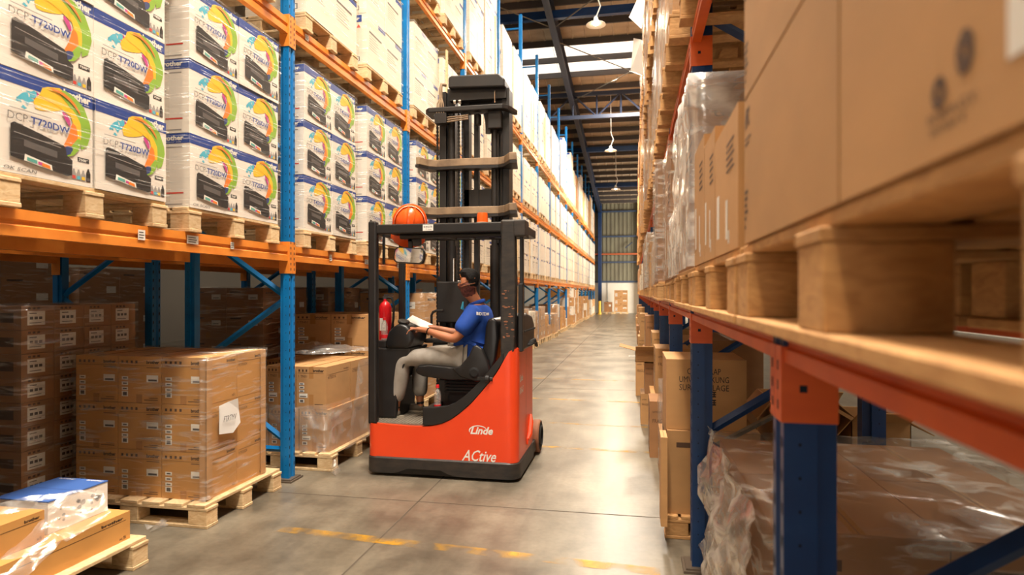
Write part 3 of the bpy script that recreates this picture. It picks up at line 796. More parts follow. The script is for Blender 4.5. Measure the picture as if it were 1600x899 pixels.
BAYN = [None] + ORD
SLOT = ('near', 'far')
ROWN = ('bottom', 'second', 'third', 'fourth')
far_mb = {'upl': MB(), 'upfar': MB(), 'brown': MB()}
n_white = 0
def fill_left():
    global n_white
    for bi in range(len(YL) - 1):
        yb = YL[bi]
        for li, z in enumerate(LV):
            for si in (0, 1):
                j = rnd.uniform(-.03, .03)
                y0 = yb + (.235 if si == 0 else 1.50) + j
                if bi == 1 and li == 0: y0 = (2.34, 3.60)[si]
                if bi == 2 and li == 0: y0 = (5.06, 6.32)[si]
                if li == 0: w, h, d, rows = CW, CH, CD, 3
                elif li == 1: w, h, d, rows = UW, UH, UD, 2
                else: w, h, d, rows = UW, UH, UD, rnd.choice((3, 3, 3, 4)) if bi > 3 else 3
                x1 = XL + .025 + rnd.uniform(-.015, .015)
                vis = bi > 0 and seen(x1 - .5, x1, y0, y0 + 1.06, z, z + .16 + rows * h, 30)
                bay = BAYN[bi] or 'closest'; lv = ('lowest', 'middle', 'top')[li]
                pallet(x1 - 1.02, x1 + .012, y0 - .01, y0 + 1.05, z, f'wooden pallet under white cartons, {SLOT[si]} pallet of the {bay} bay, {lv} beams', 'pallets in the white carton racking', parts=vis and bi < 6, deck=7)
                zb = z + .163
                single = vis and n_white < 292 and bi < 10
                for r in range(rows):
                    for c in (0, 1):
                        jx, jy = rnd.uniform(-.006, .006), rnd.uniform(-.003, .003)
                        pos = (x1 + jx, y0 + w / 2 + .004 + c * (w + .006) + jy, zb + r * h)
                        if single:
                            if li == 0:
                                kind = ('720s' if r == 0 and c == 0 else '720') if bi == 1 else '420' if bi < 4 else 'up4' if bi < 7 else 'upl'
                            else: kind = 'up' if bi < 7 else 'upfar'
                            what = 'white printer carton with colour splash' if li == 0 and bi < 4 else 'white carton with blue corner label' if li == 0 else 'white carton with blue end label'
                            o = ob('printer_carton' if li == 0 and bi < 4 else 'white_carton', PC[kind], None, pos)
                            tag(o, f'{what}, {ROWN[r]} row {SLOT[c]} column, {SLOT[si]} pallet, {bay} bay {lv} level', 'carton', 'white cartons in the racking')
                            n_white += 1
                        else:
                            k = 'upl' if li == 0 else 'upfar'  # also takes the unseen near loads, added to block stray light
                            if li == 2 and bi > 10 and (bi * 7 + si * 3) % 5 < 2: k = 'brown'
                            me = PC['upfar' if k == 'brown' else k]; n0 = len(far_mb[k].v)
                            far_mb[k].v += [(v.co.x + pos[0], v.co.y + pos[1], v.co.z + pos[2]) for v in me.vertices]
                            for p in me.polygons: far_mb[k].f.append(tuple(i + n0 for i in p.vertices)); far_mb[k].m.append(p.material_index)
                # second row of cartons behind, where the near gaps let one look in
                if li == 0 and bi in (1, 2):
                    for r in range(rows):
                        for c in (0, 1):
                            o = ob('printer_carton', PC['far'], None, (x1 - CD - .02, y0 + w / 2 + .004 + c * (w + .006), zb + r * h))
                            tag(o, f'white printer carton in the back row, {ROWN[r]} row {SLOT[c]} column, {SLOT[si]} pallet, {bay} bay', 'carton', 'white cartons in the racking'); n_white += 1
                if vis and bi < 6:
                    dd = (CD * 2 + .03) if (li == 0 and bi in (1, 2)) else d
                    wrap(x1 - dd, x1, y0, y0 + 2 * w + .014, zb + .003, zb + rows * h, f'clear stretch film round white cartons, {SLOT[si]} pallet of the {bay} bay, {lv} beams', 'film_fine', n=8, amp=.004, group='stretch film in the white carton racking', seed=bi * 9 + si * 3 + li)
fill_left()
b = MB()  # plain blocks added on the racking behind to keep the left side dark
for y in YL[:8]:
    for z0, z1 in ((2.16, 3.6), (4.09, 5.4), (5.88, 7.4)):
        for o_ in (.25, 1.52): b.box(-5.22, -4.28, y + o_, y + o_ + 1.04, z0, z1)
tag(ob('far_and_shade_cartons', b.mesh('far_and_shade_cartons', ['cream'])), 'carton loads added on the beams of the racking behind to darken it', 'cartons', kind='stuff')
for k in ('upl', 'upfar', 'brown'):
    if far_mb[k].v:
        mats = [('card' if k == 'brown' else 'cream')] + PM[1:]
        o = ob('far_and_shade_cartons', far_mb[k].mesh('far_and_shade_cartons', mats))
        tag(o, 'brown cartons among the white ones on the far top beams' if k == 'brown' else 'white cartons on the far lower beams and unseen near ones added for shade' if k == 'upl' else 'white cartons on the far upper beams and unseen near ones added for shade', 'cartons', kind='stuff')
# pale timber posts standing against some upper loads
for i, (y, z0, z1) in enumerate(((9.15, 4.10, 5.30), (12.55, 5.9, 7.3), (17.6, 5.9, 7.4), (19.8, 5.9, 7.2), (16.9, 2.18, 3.6), (15.1, 2.18, 3.5))):
    b = MB(); b.box(-.010, .010, -.035, .035, 0, z1 - z0)
    tag(ob('edge_board', b.mesh('edge_board', ['wood']), None, (XL + .074, y, z0)), f'pale edge board upright against white cartons, {ORD[i]} along the racking', 'edge board', 'edge boards on the white loads')
# ------------------------------------------------------------------ brown cartons
BM = ['card', 'label', 'brown_print', 'tape', 'mid_grey', 'black_print', 'card_in']
_bc = {}
def art_ptouch(b, S, E, w, d, h):
    """S: end to the viewer (w wide), E: side to the aisle (d long)"""
    b.fq(S, .04 * w, .80 * h, .96 * w, .806 * h, 2, 1)
    b.ftext(S, 'brother', .66 * w, .84 * h, .95 * w, .92 * h, 5, 1, bold=.03)
    b.fq(S, .66 * w, .755 * h, .95 * w, .77 * h, 2, 1)
    for k in range(4): b.fq(S, (.07 + .11 * k) * w, .85 * h, (.12 + .11 * k) * w, .91 * h, 2, 1)
    for k in range(3):
        b.fq(S, .08 * w, (.49 - .115 * k) * h, .23 * w, (.565 - .115 * k) * h, 1, 1); b.fq(S, .11 * w, (.515 - .115 * k) * h, .20 * w, (.54 - .115 * k) * h, 4, 2)
    b.fq(S, .08 * w, .13 * h, .23 * w, .245 * h, 1, 1); b.fq(S, .11 * w, .15 * h, .20 * w, .225 * h, 4, 2)
    b.fq(S, .66 * w, .45 * h, .93 * w, .60 * h, 1, 1); b.fq(S, .70 * w, .47 * h, .90 * w, .51 * h, 4, 2)
    b.fq(S, .72 * w, .10 * h, .92 * w, .112 * h, 2, 1); b.fq(S, .60 * w, .055 * h, .92 * w, .07 * h, 2, 1)
    b.fq(S, .42 * w, 0, .56 * w, .18 * h, 3, 1)
    b.fq(E, .05 * d, .80 * h, .95 * d, .806 * h, 2, 1)
    b.ftext(E, 'brother', .66 * d, .84 * h, .95 * d, .91 * h, 5, 1, bold=.02)
    b.ftext(E, 'P-TOUCH', .06 * d, .70 * h, .36 * d, .76 * h, 2, 1)
    b.ftext(E, 'x5', .84 * d, .06 * h, .92 * d, .12 * h, 2, 1)
def art_dark(b, S, E, w, d, h):
    b.fq(E, .18 * d, .18 * h, .72 * d, .78 * h, 1, 1)
    for k in range(3): b.fq(E, (.25 + .14 * k) * d, .42 * h, (.35 + .14 * k) * d, .54 * h, 4, 2)
    b.fq(E, .24 * d, .66 * h, .46 * d, .70 * h, 4, 2); b.fq(E, .24 * d, .26 * h, .6 * d, .29 * h, 4, 2)
    for k in range(3): b.fq(E, (.2 + .14 * k) * d, .84 * h, (.28 + .14 * k) * d, .93 * h, 2, 1)
    b.fq(S, .55 * w, .3 * h, .85 * w, .7 * h, 2, 1)
def art_toner(b, S, E, w, d, h):
    b.fq(S, .05 * w, .845 * h, .92 * w, .852 * h, 2, 1)
    b.ftext(S, 'brother', .56 * w, .875 * h, .93 * w, .945 * h, 5, 1, bold=.03)
    for k in range(3): b.fq(S, (.08 + .12 * k) * w, .88 * h, (.13 + .12 * k) * w, .935 * h, 2, 1)
    b.ftext(S, '1 TN01', .08 * w, .74 * h, .36 * w, .80 * h, 2, 1)
    for k in range(3):
        b.fq(S, .10 * w, (.56 - .085 * k) * h, .27 * w, (.615 - .085 * k) * h, 1, 1); b.fq(S, .13 * w, (.575 - .085 * k) * h, .24 * w, (.60 - .085 * k) * h, 4, 2)
    b.fq(S, .10 * w, .26 * h, .38 * w, .36 * h, 1, 1); b.fq(S, .13 * w, .28 * h, .34 * w, .30 * h, 4, 2)
    b.fq(S, .10 * w, .14 * h, .27 * w, .22 * h, 1, 1); b.fq(S, .13 * w, .155 * h, .24 * w, .205 * h, 4, 2)
    b.fq(S, .43 * w, 0, .58 * w, .34 * h, 3, 1); b.fq(S, .43 * w, .72 * h, .58 * w, h, 3, 1)
    b.fq(S, .62 * w, .10 * h, .9 * w, .115 * h, 2, 1)
    b.ftext(E, '6T001K', .08 * d, .70 * h, .40 * d, .78 * h, 2, 1); b.fq(E, .06 * d, .80 * h, .94 * d, .806 * h, 2, 1); b.ftext(E, 'brother', .72 * d, .84 * h, .93 * d, .89 * h, 2, 1)
def art_plain(b, S, E, w, d, h):
    b.fq(S, .44 * w, 0, .56 * w, .3 * h, 3, 1); b.fq(S, .6 * w, .55 * h, .85 * w, .75 * h, 1, 1); b.fq(S, .64 * w, .6 * h, .8 * w, .63 * h, 4, 2)
    b.fq(S, .1 * w, .8 * h, .4 * w, .86 * h, 2, 1)
    b.fq(E, .1 * d, .78 * h, .4 * d, .84 * h, 2, 1); b.fq(E, .66 * d, .2 * h, .9 * d, .42 * h, 1, 1)
def art_colour(b, S, E, w, d, h):
    b.ftext(S, 'COLOUR', .52 * w, .42 * h, .86 * w, .54 * h, 2, 1); b.ftext(S, 'LASER', .56 * w, .27 * h, .84 * w, .37 * h, 2, 1); art_plain(b, S, E, w, d, h)
def art_bigline(b, S, E, w, d, h):
    b.fq(E, .03 * d, .72 * h, .97 * d, .735 * h, 5, 1); b.ftext(E, 'brother', .80 * d, .78 * h, .95 * d, .88 * h, 5, 1, bold=.03); b.ftext(E, 'x5', .92 * d, .08 * h, .97 * d, .18 * h, 2, 1)
    b.fq(S, .03 * w, .72 * h, .97 * w, .735 * h, 5, 1); b.ftext(S, 'brother', .70 * w, .78 * h, .93 * w, .88 * h, 5, 1, bold=.03)
def art_overwrap(b, S, E, w, d, h):
    for k, t in enumerate(('OVERWRAP', 'UMVERPACKUNG', 'SUREMBALLAGE')):
        tw = .42 if k == 0 else .62
        b.ftext(S, t, (.475 - tw * .5) * w, (.79 - .115 * k) * h, (.475 + tw * .5) * w, (.875 - .115 * k) * h, 5, 1)
    for k in range(2):   # two stacked characters
        u, v = .56 * w, (.47 - .115 * k) * h; q = .065 * w
        b.fq(S, u, v, u + q, v + .008, 5, 1); b.fq(S, u, v + q * .9, u + q, v + q * .9 + .008, 5, 1); b.fq(S, u, v, u + .008, v + q, 5, 1); b.fq(S, u + q * .5, v, u + q * .5 + .008, v + q, 5, 2); b.fq(S, u, v + q * .45, u + q, v + q * .45 + .007, 5, 3)
def art_ups(b, S, E, w, d, h):
    # E here is the aisle side seen from the aisle of the near racking (u runs towards the viewer)
    b.ftext(E, 'APC', .015 * d, .79 * h, .10 * d, .93 * h, 2, 1, bold=.04, shear=.15)
    b.fq(E, .015 * d, .71 * h, .12 * d, .725 * h, 2, 1); b.fq(E, .015 * d, .675 * h, .09 * d, .69 * h, 2, 1)
    for k, l in enumerate((.06, .05, .04, .058, .03)): b.fq(E, .012 * d, (.34 - .045 * k) * h, (.012 + l) * d, (.365 - .045 * k) * h, 2, 1)
    b.fq(E, .012 * d, .10 * h, .035 * d, .125 * h, 2, 1)
def art_ups_b(b, S, E, w, d, h):
    b.farc(E, .243, .052, .004, .012, 0, 359, 2, 1, 14, taper=False, sy=1.1); b.farc(E, .283, .070, .003, .013, 0, 359, 2, 1, 14, taper=False, sy=1.3)
    b.ftext(E, 'ENERGY', .225, .030, .300, .037, 2, 1); b.ftext(E, 'smart', .228, .020, .285, .026, 2, 1)
    b.fq(E, .336, .044, .42, .20, 1, 1); b.fq(E, .355, .075, .40, .14, 4, 2)
def art_rack(b, S, E, w, d, h):
    for k in range(5): b.fq(E, .55 * d, (.80 - .05 * k) * h, (.86 - .05 * (k % 2)) * d, (.82 - .05 * k) * h, 2, 1)
    b.fq(E, .10 * d, .14 * h, .22 * d, .5 * h, 1, 1); b.fq(E, .52 * d, .10 * h, .60 * d, .40 * h, 1, 1); b.fq(E, .62 * d, .06 * h, .67 * d, .16 * h, 1, 1)
    b.ftext(S, 'under 15kg', .08 * w, .78 * h, .6 * w, .85 * h, 2, 1); b.ftext(S, 'FRAGILE', .08 * w, .62 * h, .5 * w, .69 * h, 2, 1)
ARTS = dict(ptouch=art_ptouch, dark=art_dark, toner=art_toner, plain=art_plain, colour=art_colour, bigline=art_bigline, overwrap=art_overwrap, ups=art_ups, upsb=art_ups_b, rack=art_rack)

def carton_mesh(w, d, h, art, m, side):
    k = (round(w, 3), round(d, 3), round(h, 3), art, m, side)
    if k not in _bc:
        b = MB(); b.box(-w / 2, w / 2, -d / 2, d / 2, 0, h, 0)
        S = Face((-w / 2, -d / 2, 0), (1, 0, 0), (0, 0, 1))
        E = Face((w / 2, -d / 2, 0), (0, 1, 0), (0, 0, 1)) if side > 0 else Face((-w / 2, d / 2, 0), (0, -1, 0), (0, 0, 1))
        if art: ARTS[art](b, S, E, w, d, h)
        T = Face((-w / 2, -d / 2, h), (1, 0, 0), (0, 1, 0)); b.fq(T, w * .46, 0, w * .54, d, 3, 1)
        b.fq(T, w * .497, 0, w * .503, d, 2, 2)
        _bc[k] = b.mesh('carton', [m] + BM[1:])
    return _bc[k]
def carton(x0, x1, y0, y1, z, h, label, art='plain', m='card', side=1, group=None, rz=0.0, name='brown_carton'):
    g = .005
    me = carton_mesh(x1 - x0 - g, y1 - y0 - g, h - .003, art, m, side)
    o = ob(name, me, None, ((x0 + x1) / 2, (y0 + y1) / 2, z), (0, 0, rz))
    return tag(o, label, 'carton', group)

def open_carton(x0, x1, y0, y1, z, h, label, flap=.16, ang=(70, 60, 40, 75), group=None, m='card'):
    """open-topped carton: four walls, a floor and four flaps standing at angles"""
    t = thing('open_carton', label, 'carton', ((x0 + x1) / 2, (y0 + y1) / 2, z), 0, group)
    w, d, q = x1 - x0, y1 - y0, .006
    b = MB(); b.box(-w / 2, w / 2, -d / 2, d / 2, 0, q); b.box(-w / 2, -w / 2 + q, -d / 2, d / 2, 0, h); b.box(w / 2 - q, w / 2, -d / 2, d / 2, 0, h); b.box(-w / 2, w / 2, -d / 2, -d / 2 + q, 0, h); b.box(-w / 2, w / 2, d / 2 - q, d / 2, 0, h)
    ob('body', b.mesh('body', [m]), t)
    for i, (px, py, L, rz) in enumerate(((0, -d / 2, w, 0), (w / 2, 0, d, math.pi / 2), (0, d / 2, w, math.pi), (-w / 2, 0, d, -math.pi / 2))):
        f = MB(); f.box(-L / 2 + .004, L / 2 - .004, -flap, 0, -.003, .003)
        ob('flap', f.mesh('flap', [m]), t, (px, py, h), (math.radians(ang[i]), 0, rz))
    return t

# --- pallet of eighteen label-printer cartons standing half in the aisle
GX0, GY0 = -3.965, 3.83
pallet(-4.06, -2.83, 3.745, 4.66, 0, 'new pale pallet under the wrapped golden cartons by the first upright', 'pallets on the floor', bw=.12)
CWX, CDY, CHZ = .355, .342, .331
for r in range(3):
    for c in range(3):
        for d in range(2):
            carton(GX0 + c * CWX, GX0 + (c + 1) * CWX, GY0 + d * CDY, GY0 + (d + 1) * CDY, .16 + r * CHZ, CHZ,
                   f'golden brown carton, {("bottom", "middle", "top")[r]} row, {("left", "centre", "right")[c]} column, {("front", "back")[d]} of the wrapped floor pallet',
                   'ptouch', 'card_gold', 1, 'golden cartons on the wrapped floor pallet', name='golden_carton')
wrap(GX0, GX0 + 3 * CWX, GY0, GY0 + 2 * CDY, .17, .16 + 3 * CHZ, 'clear stretch film round the stack of golden cartons by the upright', 'film', n=14, amp=.006, seed=4, sag=.03)
# corner boards of that load and a torn paper on its side
for x, y, lb in ((GX0 + 3 * CWX + .004, GY0 - .004, 'near'), (GX0 + 3 * CWX + .004, GY0 + 2 * CDY + .004, 'far')):
    b = MB(); sy = 1 if lb == 'near' else -1
    b.box(-.05, .004, 0, sy * -.006, 0, .985); b.box(.0, .006, sy * -.006, sy * .055, 0, .985)
    tag(ob('corner_board', b.mesh('corner_board', ['card']), None, (x, y, .165)), f'brown cardboard corner board at the {lb} aisle edge of the golden cartons', 'corner board')
b = MB(); b.poly([(0, 0, 0), (.004, .15, -.02), (.012, .225, .04), (.008, .21, .14), (.016, .19, .225), (.004, .10, .215), (.004, 0, .20)]); b.poly([(-.002, 0, .2), (.002, .10, .215), (.014, .19, .225), (.006, .21, .14), (.010, .225, .04), (.002, .15, -.02), (-.002, 0, 0)])
F = Face((.006, 0, 0), (.05, 1, 0), (0, 0, 1)); b.ftext(F, 'FTRTMV', .03, .08, .17, .12, 1, 8, shear=.3)
tag(ob('paper_note', b.mesh('paper_note', ['paper', 'mid_grey']), None, (GX0 + 3 * CWX + .028, 3.93, .60)), 'torn white paper note stuck on the side of the golden cartons', 'note')
b = MB()
for k in range(14):
    a, c_ = rnd.uniform(0, .13), rnd.uniform(0, .09); b.poly([(a, c_, rnd.uniform(0, .03)), (a + rnd.uniform(.04, .09), c_ + rnd.uniform(-.02, .03), rnd.uniform(.0, .05)), (a + rnd.uniform(.0, .06), c_ + rnd.uniform(.02, .06), rnd.uniform(.01, .05))])
sc_me = b.mesh('film_scrap', ['film_milky'])
tag(ob('film_scrap', sc_me, None, (-3.02, 3.76, .162)), 'crumpled scrap of film on the pallet edge under golden cartons', 'film scrap')
tag(ob('film_scrap', sc_me, None, (-3.16, 3.60, .001), (0, 0, 1.2)), 'crumpled scrap of film on the floor before the pale pallet', 'film scrap')

# --- shaded stack of flat cartons with white labels, in the racking behind
pallet(-5.1, -4.13, 3.55, 4.62, 0, 'dark pallet under the tall shaded stack of labelled flat cartons', 'pallets on the floor', parts=True)
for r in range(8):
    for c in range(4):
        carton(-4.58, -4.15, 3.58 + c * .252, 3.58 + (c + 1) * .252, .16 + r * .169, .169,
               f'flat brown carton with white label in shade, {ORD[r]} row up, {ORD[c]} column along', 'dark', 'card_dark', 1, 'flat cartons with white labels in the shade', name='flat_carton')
for r in range(2):
    carton(-5.05, -4.60, 3.58, 4.58, .16 + r * .676, .676, f'long brown carton behind the labelled flat cartons, {("lower", "upper")[r]}', 'plain', 'card_dark', 1)
wrap(-5.05, -4.15, 3.58, 4.588, .17, 1.512, 'film round the tall shaded stack of labelled flat cartons', 'film', n=9, amp=.005, seed=7)
# more shaded loads in the back racking
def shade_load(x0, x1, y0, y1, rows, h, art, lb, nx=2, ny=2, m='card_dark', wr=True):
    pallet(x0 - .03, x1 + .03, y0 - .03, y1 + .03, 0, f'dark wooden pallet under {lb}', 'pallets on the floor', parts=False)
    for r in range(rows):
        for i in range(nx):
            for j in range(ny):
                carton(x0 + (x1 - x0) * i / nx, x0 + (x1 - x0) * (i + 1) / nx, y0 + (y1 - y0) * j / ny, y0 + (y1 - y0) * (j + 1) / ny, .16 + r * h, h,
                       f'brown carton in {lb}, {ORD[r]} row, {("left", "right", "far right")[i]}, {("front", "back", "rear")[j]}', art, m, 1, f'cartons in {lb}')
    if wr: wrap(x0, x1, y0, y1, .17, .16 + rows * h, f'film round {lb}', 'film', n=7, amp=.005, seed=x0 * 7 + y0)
shade_load(-5.1, -4.15, 5.15, 6.1, 2, .42, 'colour', 'the low shaded load behind the golden cartons')
shade_load(-5.1, -4.15, 6.45, 7.4, 5, .30, 'plain', 'the tall shaded load beyond the golden cartons')
shade_load(-5.1, -4.15, 8.0, 9.0, 4, .38, 'plain', 'the shaded load behind the console of the truck')
shade_load(-5.1, -4.15, 10.8, 11.9, 4, .38, 'plain', 'the shaded load behind the mast of the truck')
shade_load(-8.6, -7.6, 3.9, 5.2, 4, .42, 'plain', 'the dim load across the next aisle, near one', 1, 2)
shade_load(-8.6, -7.6, 5.6, 7.0, 5, .42, 'plain', 'the dim load across the next aisle, middle one', 1, 2)
shade_load(-8.6, -7.6, 7.4, 8.8, 4, .45, 'plain', 'the dim load across the next aisle, far one', 1, 2)
shade_load(-9.9, -8.9, 2.0, 3.5, 5, .42, 'plain', 'the dim load across the next aisle, leftmost one', 1, 2)

# --- torn load just past the first upright
pallet(-3.72, -2.64, 5.16, 6.32, 0, 'pale pallet under the torn load beside the reach truck', 'pallets on the floor', bw=.12)
for r in range(2):
    for c in range(3):
        for d in range(2):
            if r == 1 and c == 2 and d == 0: continue
            x1 = -2.70 - c * .305; y0 = 5.22 + d * .50
            dx = -.03 if r == 1 else 0
            carton(x1 - .30 + dx, x1 + dx, y0, y0 + .49, .16 + r * .385, .385, f'brown toner carton in the torn load, {("bottom", "top")[r]} row, {("aisle", "middle", "inner")[c]} column, {("front", "back")[d]}',
                   'toner', 'card', 1, 'toner cartons in the torn load', name='toner_carton')
wrap(-3.615, -2.70, 5.22, 6.21, .17, .56, 'film still wound round the lower toner cartons of the torn load', 'film_milky', n=12, amp=.012, top=False, seed=2, sag=.06, off=.016)
def drape(pts_a, pts_b, label, n=14, amp=.03, m='film_milky', seed=0, wid=9, lift=.02):
    """a hanging sheet of film between two edge lines"""
    def lerp(P, t):
        q = t * (len(P) - 1); i = min(int(q), len(P) - 2); f = q - i; return Vector(P[i]).lerp(Vector(P[i + 1]), f)
    b = MB()
    for i in range(n + 1):
        A, B = lerp(pts_a, i / n), lerp(pts_b, i / n)
        for j in range(wid + 1):
            p = A.lerp(B, j / wid); k = amp * (1 if 0 < j < wid else .6)
            p += Vector((noise.noise(p * 9 + Vector((seed, 0, 0))), noise.noise(p * 9 + Vector((0, seed + 5, 0))), abs(noise.noise(p * 11 + Vector((0, 0, seed)))))) * k
            p += Vector((lift * .5, 0, lift))
            b.v.append(tuple(p))
    for i in range(n):
        for j in range(wid): q = i * (wid + 1) + j; b.f.append((q, q + 1, q + wid + 2, q + wid + 1)); b.m.append(0)
    c = Vector(b.v[0])
    o = ob('film_drape', b.mesh('film_drape', [m], off=c), None, c)
    for p in o.data.polygons: p.use_smooth = True
    return tag(o, label, 'stretch wrap')
drape([(-3.62, 5.30, .94), (-3.3, 5.35, 1.0), (-3.0, 5.6, .98), (-2.72, 6.2, .96)], [(-3.7, 5.9, 1.0), (-3.35, 6.0, 1.06), (-3.1, 6.15, 1.02), (-2.8, 6.25, 1.0)], 'loose film lying over the top of the torn load', amp=.07, seed=3)
drape([(-2.66, 5.75, .93), (-2.655, 6.0, .93), (-2.65, 6.24, .93)], [(-2.60, 5.40, .16), (-2.62, 5.8, .15), (-2.65, 6.2, .17)], 'tight film pulled down over the aisle side of the torn load', amp=.02, seed=8, lift=.0)
drape([(-3.45, 5.17, .60), (-3.0, 5.15, .56), (-2.7, 5.17, .60), (-2.64, 5.5, .60)], [(-3.45, 5.15, .50), (-3.0, 5.14, .40), (-2.68, 5.14, .36), (-2.61, 5.5, .42)], 'slack band of film across the front of the torn load', amp=.04, seed=12, lift=0)
b = MB(); b.tube([(0, 0, .12), (.01, -.02, .07), (-.01, .0, .02), (.03, -.03, .02), (.05, 0, .04)], [.012, .03, .035, .04, .02], 7)
tag(ob('film_knot', b.mesh('film_knot', ['film_milky'], smooth=True), None, (-2.60, 5.13, .0)), 'knotted end of film on the floor at the torn load', 'film scrap')
# cartons behind the torn load
pallet(-3.85, -2.90, 6.52, 7.56, 0, 'pallet under the big brown cartons behind the torn load', 'pallets on the floor', parts=False)
for r, h in ((0, .40), (1, .40), (2, .40)):
    for c in range(2):
        carton(-3.82 + c * .45, -3.82 + (c + 1) * .45, 6.55, 7.5, .16 + r * h, h, f'big brown carton behind the torn load, {("bottom", "middle", "top")[r]} row, {("inner", "aisle")[c]} side', 'toner', 'card', 1, 'big cartons behind the torn load')
for r in range(3):
    carton(-3.75, -2.80, 8.15, 9.3, .16 + r * .48, .48, f'wide brown carton seen past the driver, {("bottom", "middle", "top")[r]} of three', 'plain', 'card', 1, 'wide cartons past the driver')
pallet(-3.8, -2.77, 8.1, 9.35, 0, 'pallet under the wide brown cartons seen past the driver', 'pallets on the floor', parts=False)
wrap(-3.75, -2.80, 8.15, 9.3, .17, 1.6, 'film round the wide brown cartons seen past the driver', 'film', n=8, amp=.006, seed=21)

# --- mixed floor loads of the later bays
kinds = 0
for bi in range(4, len(YL) - 1):
    for si in (0, 1):
        y0 = YL[bi] + (.25 if si == 0 else 1.5) + rnd.uniform(-.03, .03); d = rnd.uniform(.95, 1.1); x1 = XL + rnd.uniform(-.02, .14); x0 = x1 - 1.0
        if not seen(x0, x1, y0, y0 + d, 0, 1.8): continue
        tall = rnd.choice((.7, .9, 1.0, 1.25, 1.6)) if bi != 10 else 1.65
        pl = f'{("near", "far")[si]} floor pallet of the {ORD[bi - 1]} bay'
        pallet(x0 - .03, x1 + .03, y0 - .03, y0 + d + .03, 0, f'wooden {pl} under mixed cartons', 'pallets on the floor', parts=False)
        nr = max(1, round(tall / .42)); z = .16
        for r in range(nr):
            h = tall / nr
            carton(x0, x1, y0 + .01, y0 + d * .5, z, h, f'brown carton on the {pl}, {ORD[r]} row, near half', rnd.choice(('plain', 'toner', 'ptouch')), rnd.choice(('card', 'card_gold', 'cream')), 1, 'mixed cartons on floor pallets')
            if r < nr - 1 or rnd.random() < .6:
                carton(x0, x1, y0 + d * .5, y0 + d, z, h, f'brown carton on the {pl}, {ORD[r]} row, far half', rnd.choice(('plain', 'toner')), rnd.choice(('card', 'card', 'cream')), 1, 'mixed cartons on floor pallets')
            z += h
        if bi < 9: wrap(x0, x1, y0, y0 + d, .17, .16 + tall, f'milky film round the {pl}', 'film_milky' if rnd.random() < .6 else 'film', n=6, amp=.012, seed=bi * 3 + si)

# unseen loads added beside the viewer to shade the stacks further on
pallet(-3.9, -2.85, -.4, .75, 0, 'unseen pallet added for shade, racking bay beside the viewer', 'pallets on the floor', parts=False)
for r in range(3): carton(-3.87, -2.88, -.35, .70, .16 + r * .5, .5, f'unseen brown carton added for shade, racking bay beside the viewer, {ORD[r]} up', 'plain', 'card', 1, 'cartons added beside the viewer for shade')
# --- bottom-left pallet: long carton, opened film, blue-lidded box
pallet(-4.0, -2.82, 2.14, 3.22, 0, 'broken-edged pallet at the lower left corner of the view', 'pallets on the floor', bw=.12)
carton(-3.62, -2.90, 2.16, 3.17, .16, .165, 'long golden carton with black line lying lowest in the corner load', 'bigline', 'card_gold', 1)
carton(-3.70, -2.98, 2.15, 2.70, .325, .16, 'brown carton under loose film on top of the corner load', 'bigline', 'card_gold', 1)
def blue_box():
    t = thing('printer_box', 'white box with a plain blue lid on the corner load', 'box', (-3.20, 2.95, .325))
    b = MB(); b.box(-.17, .17, -.19, .19, 0, .17, 0); F = Face((.17, -.19, 0), (0, 1, 0), (0, 0, 1))
    for k in range(16): 
        u, v, r = rnd.uniform(.05, .33), rnd.uniform(.04, .13), rnd.uniform(.006, .016)
        b.fp(F, [(u + r * math.cos(q) * (1 + .3 * (q % 2)), v + r * math.sin(q)) for q in [i * 1.05 for i in range(6)]], 1, 1)
    ob('body', b.mesh('body', ['white', 'grey_print']), t)
    b = MB(); b.box(-.172, .172, -.192, .192, .168, .174, 0); F = Face((-.172, -.192, .174), (1, 0, 0), (0, 1, 0))
    b.ftext(F, 'brother', .22, .355, .33, .375, 1, 1, bold=.03); b.ftext(F, 'brother', .03, .355, .14, .375, 1, 1, bold=.03); b.fq(F, .0, .19, .344, .193, 2, 1)
    ob('lid', b.mesh('lid', ['lid_blue', 'label', 'navy']), t)
M['lid_blue'] = mat('lid_blue', (66, 104, 176), .5)
blue_box()
drape([(-3.75, 2.02, .52), (-3.35, 2.45, .51), (-3.05, 2.85, .50), (-2.98, 3.08, .44)], [(-3.2, 2.0, .18), (-2.86, 2.3, .16), (-2.85, 2.65, .30), (-2.87, 3.0, .36)], 'loose crumpled film falling over the corner load', amp=.06, seed=31, n=22, wid=12, lift=.012)
b = MB(); b.box(-.025, .003, -.03, .03, 0, .16); tag(ob('corner_board', b.mesh('corner_board', ['card']), None, (-2.972, 2.36, .327)), 'short brown board standing under film on the corner load', 'corner board')
# ------------------------------------------------------------------ loads of the near racking on the right
PH = .179
XP = .228
zc = LVR[0] + PH + .003
pallet(XP, XP + 1.1, .31, 1.49, LVR[0], 'thick-blocked pallet under the big faded-print cartons close to the viewer', 'pallets in the brown carton racking', h=PH, m='wood_r', bw=.125, deck=7, skid=True)
for r in range(2):
    carton(XP + .008, XP + .95, .80, 1.442, zc + r * .316, .313, f'big brown carton with black lettering at its far edge, {("lower", "upper")[r]} of the close pallet', 'ups', 'card', -1, 'big cartons on the close pallet', name='equipment_carton')
    carton(XP + .008, XP + .95, .16, .797, zc + r * .316, .313, f'big brown carton with round faded marks and white label, {("lower", "upper")[r]}, close to the viewer', 'upsb', 'card', -1, 'big cartons on the close pallet', name='equipment_carton')
carton(XP + .008, XP + .95, .80, 1.442, zc + .632, .313, 'big brown carton, topmost in the far column of the close pallet', 'ups', 'card', -1, name='equipment_carton')
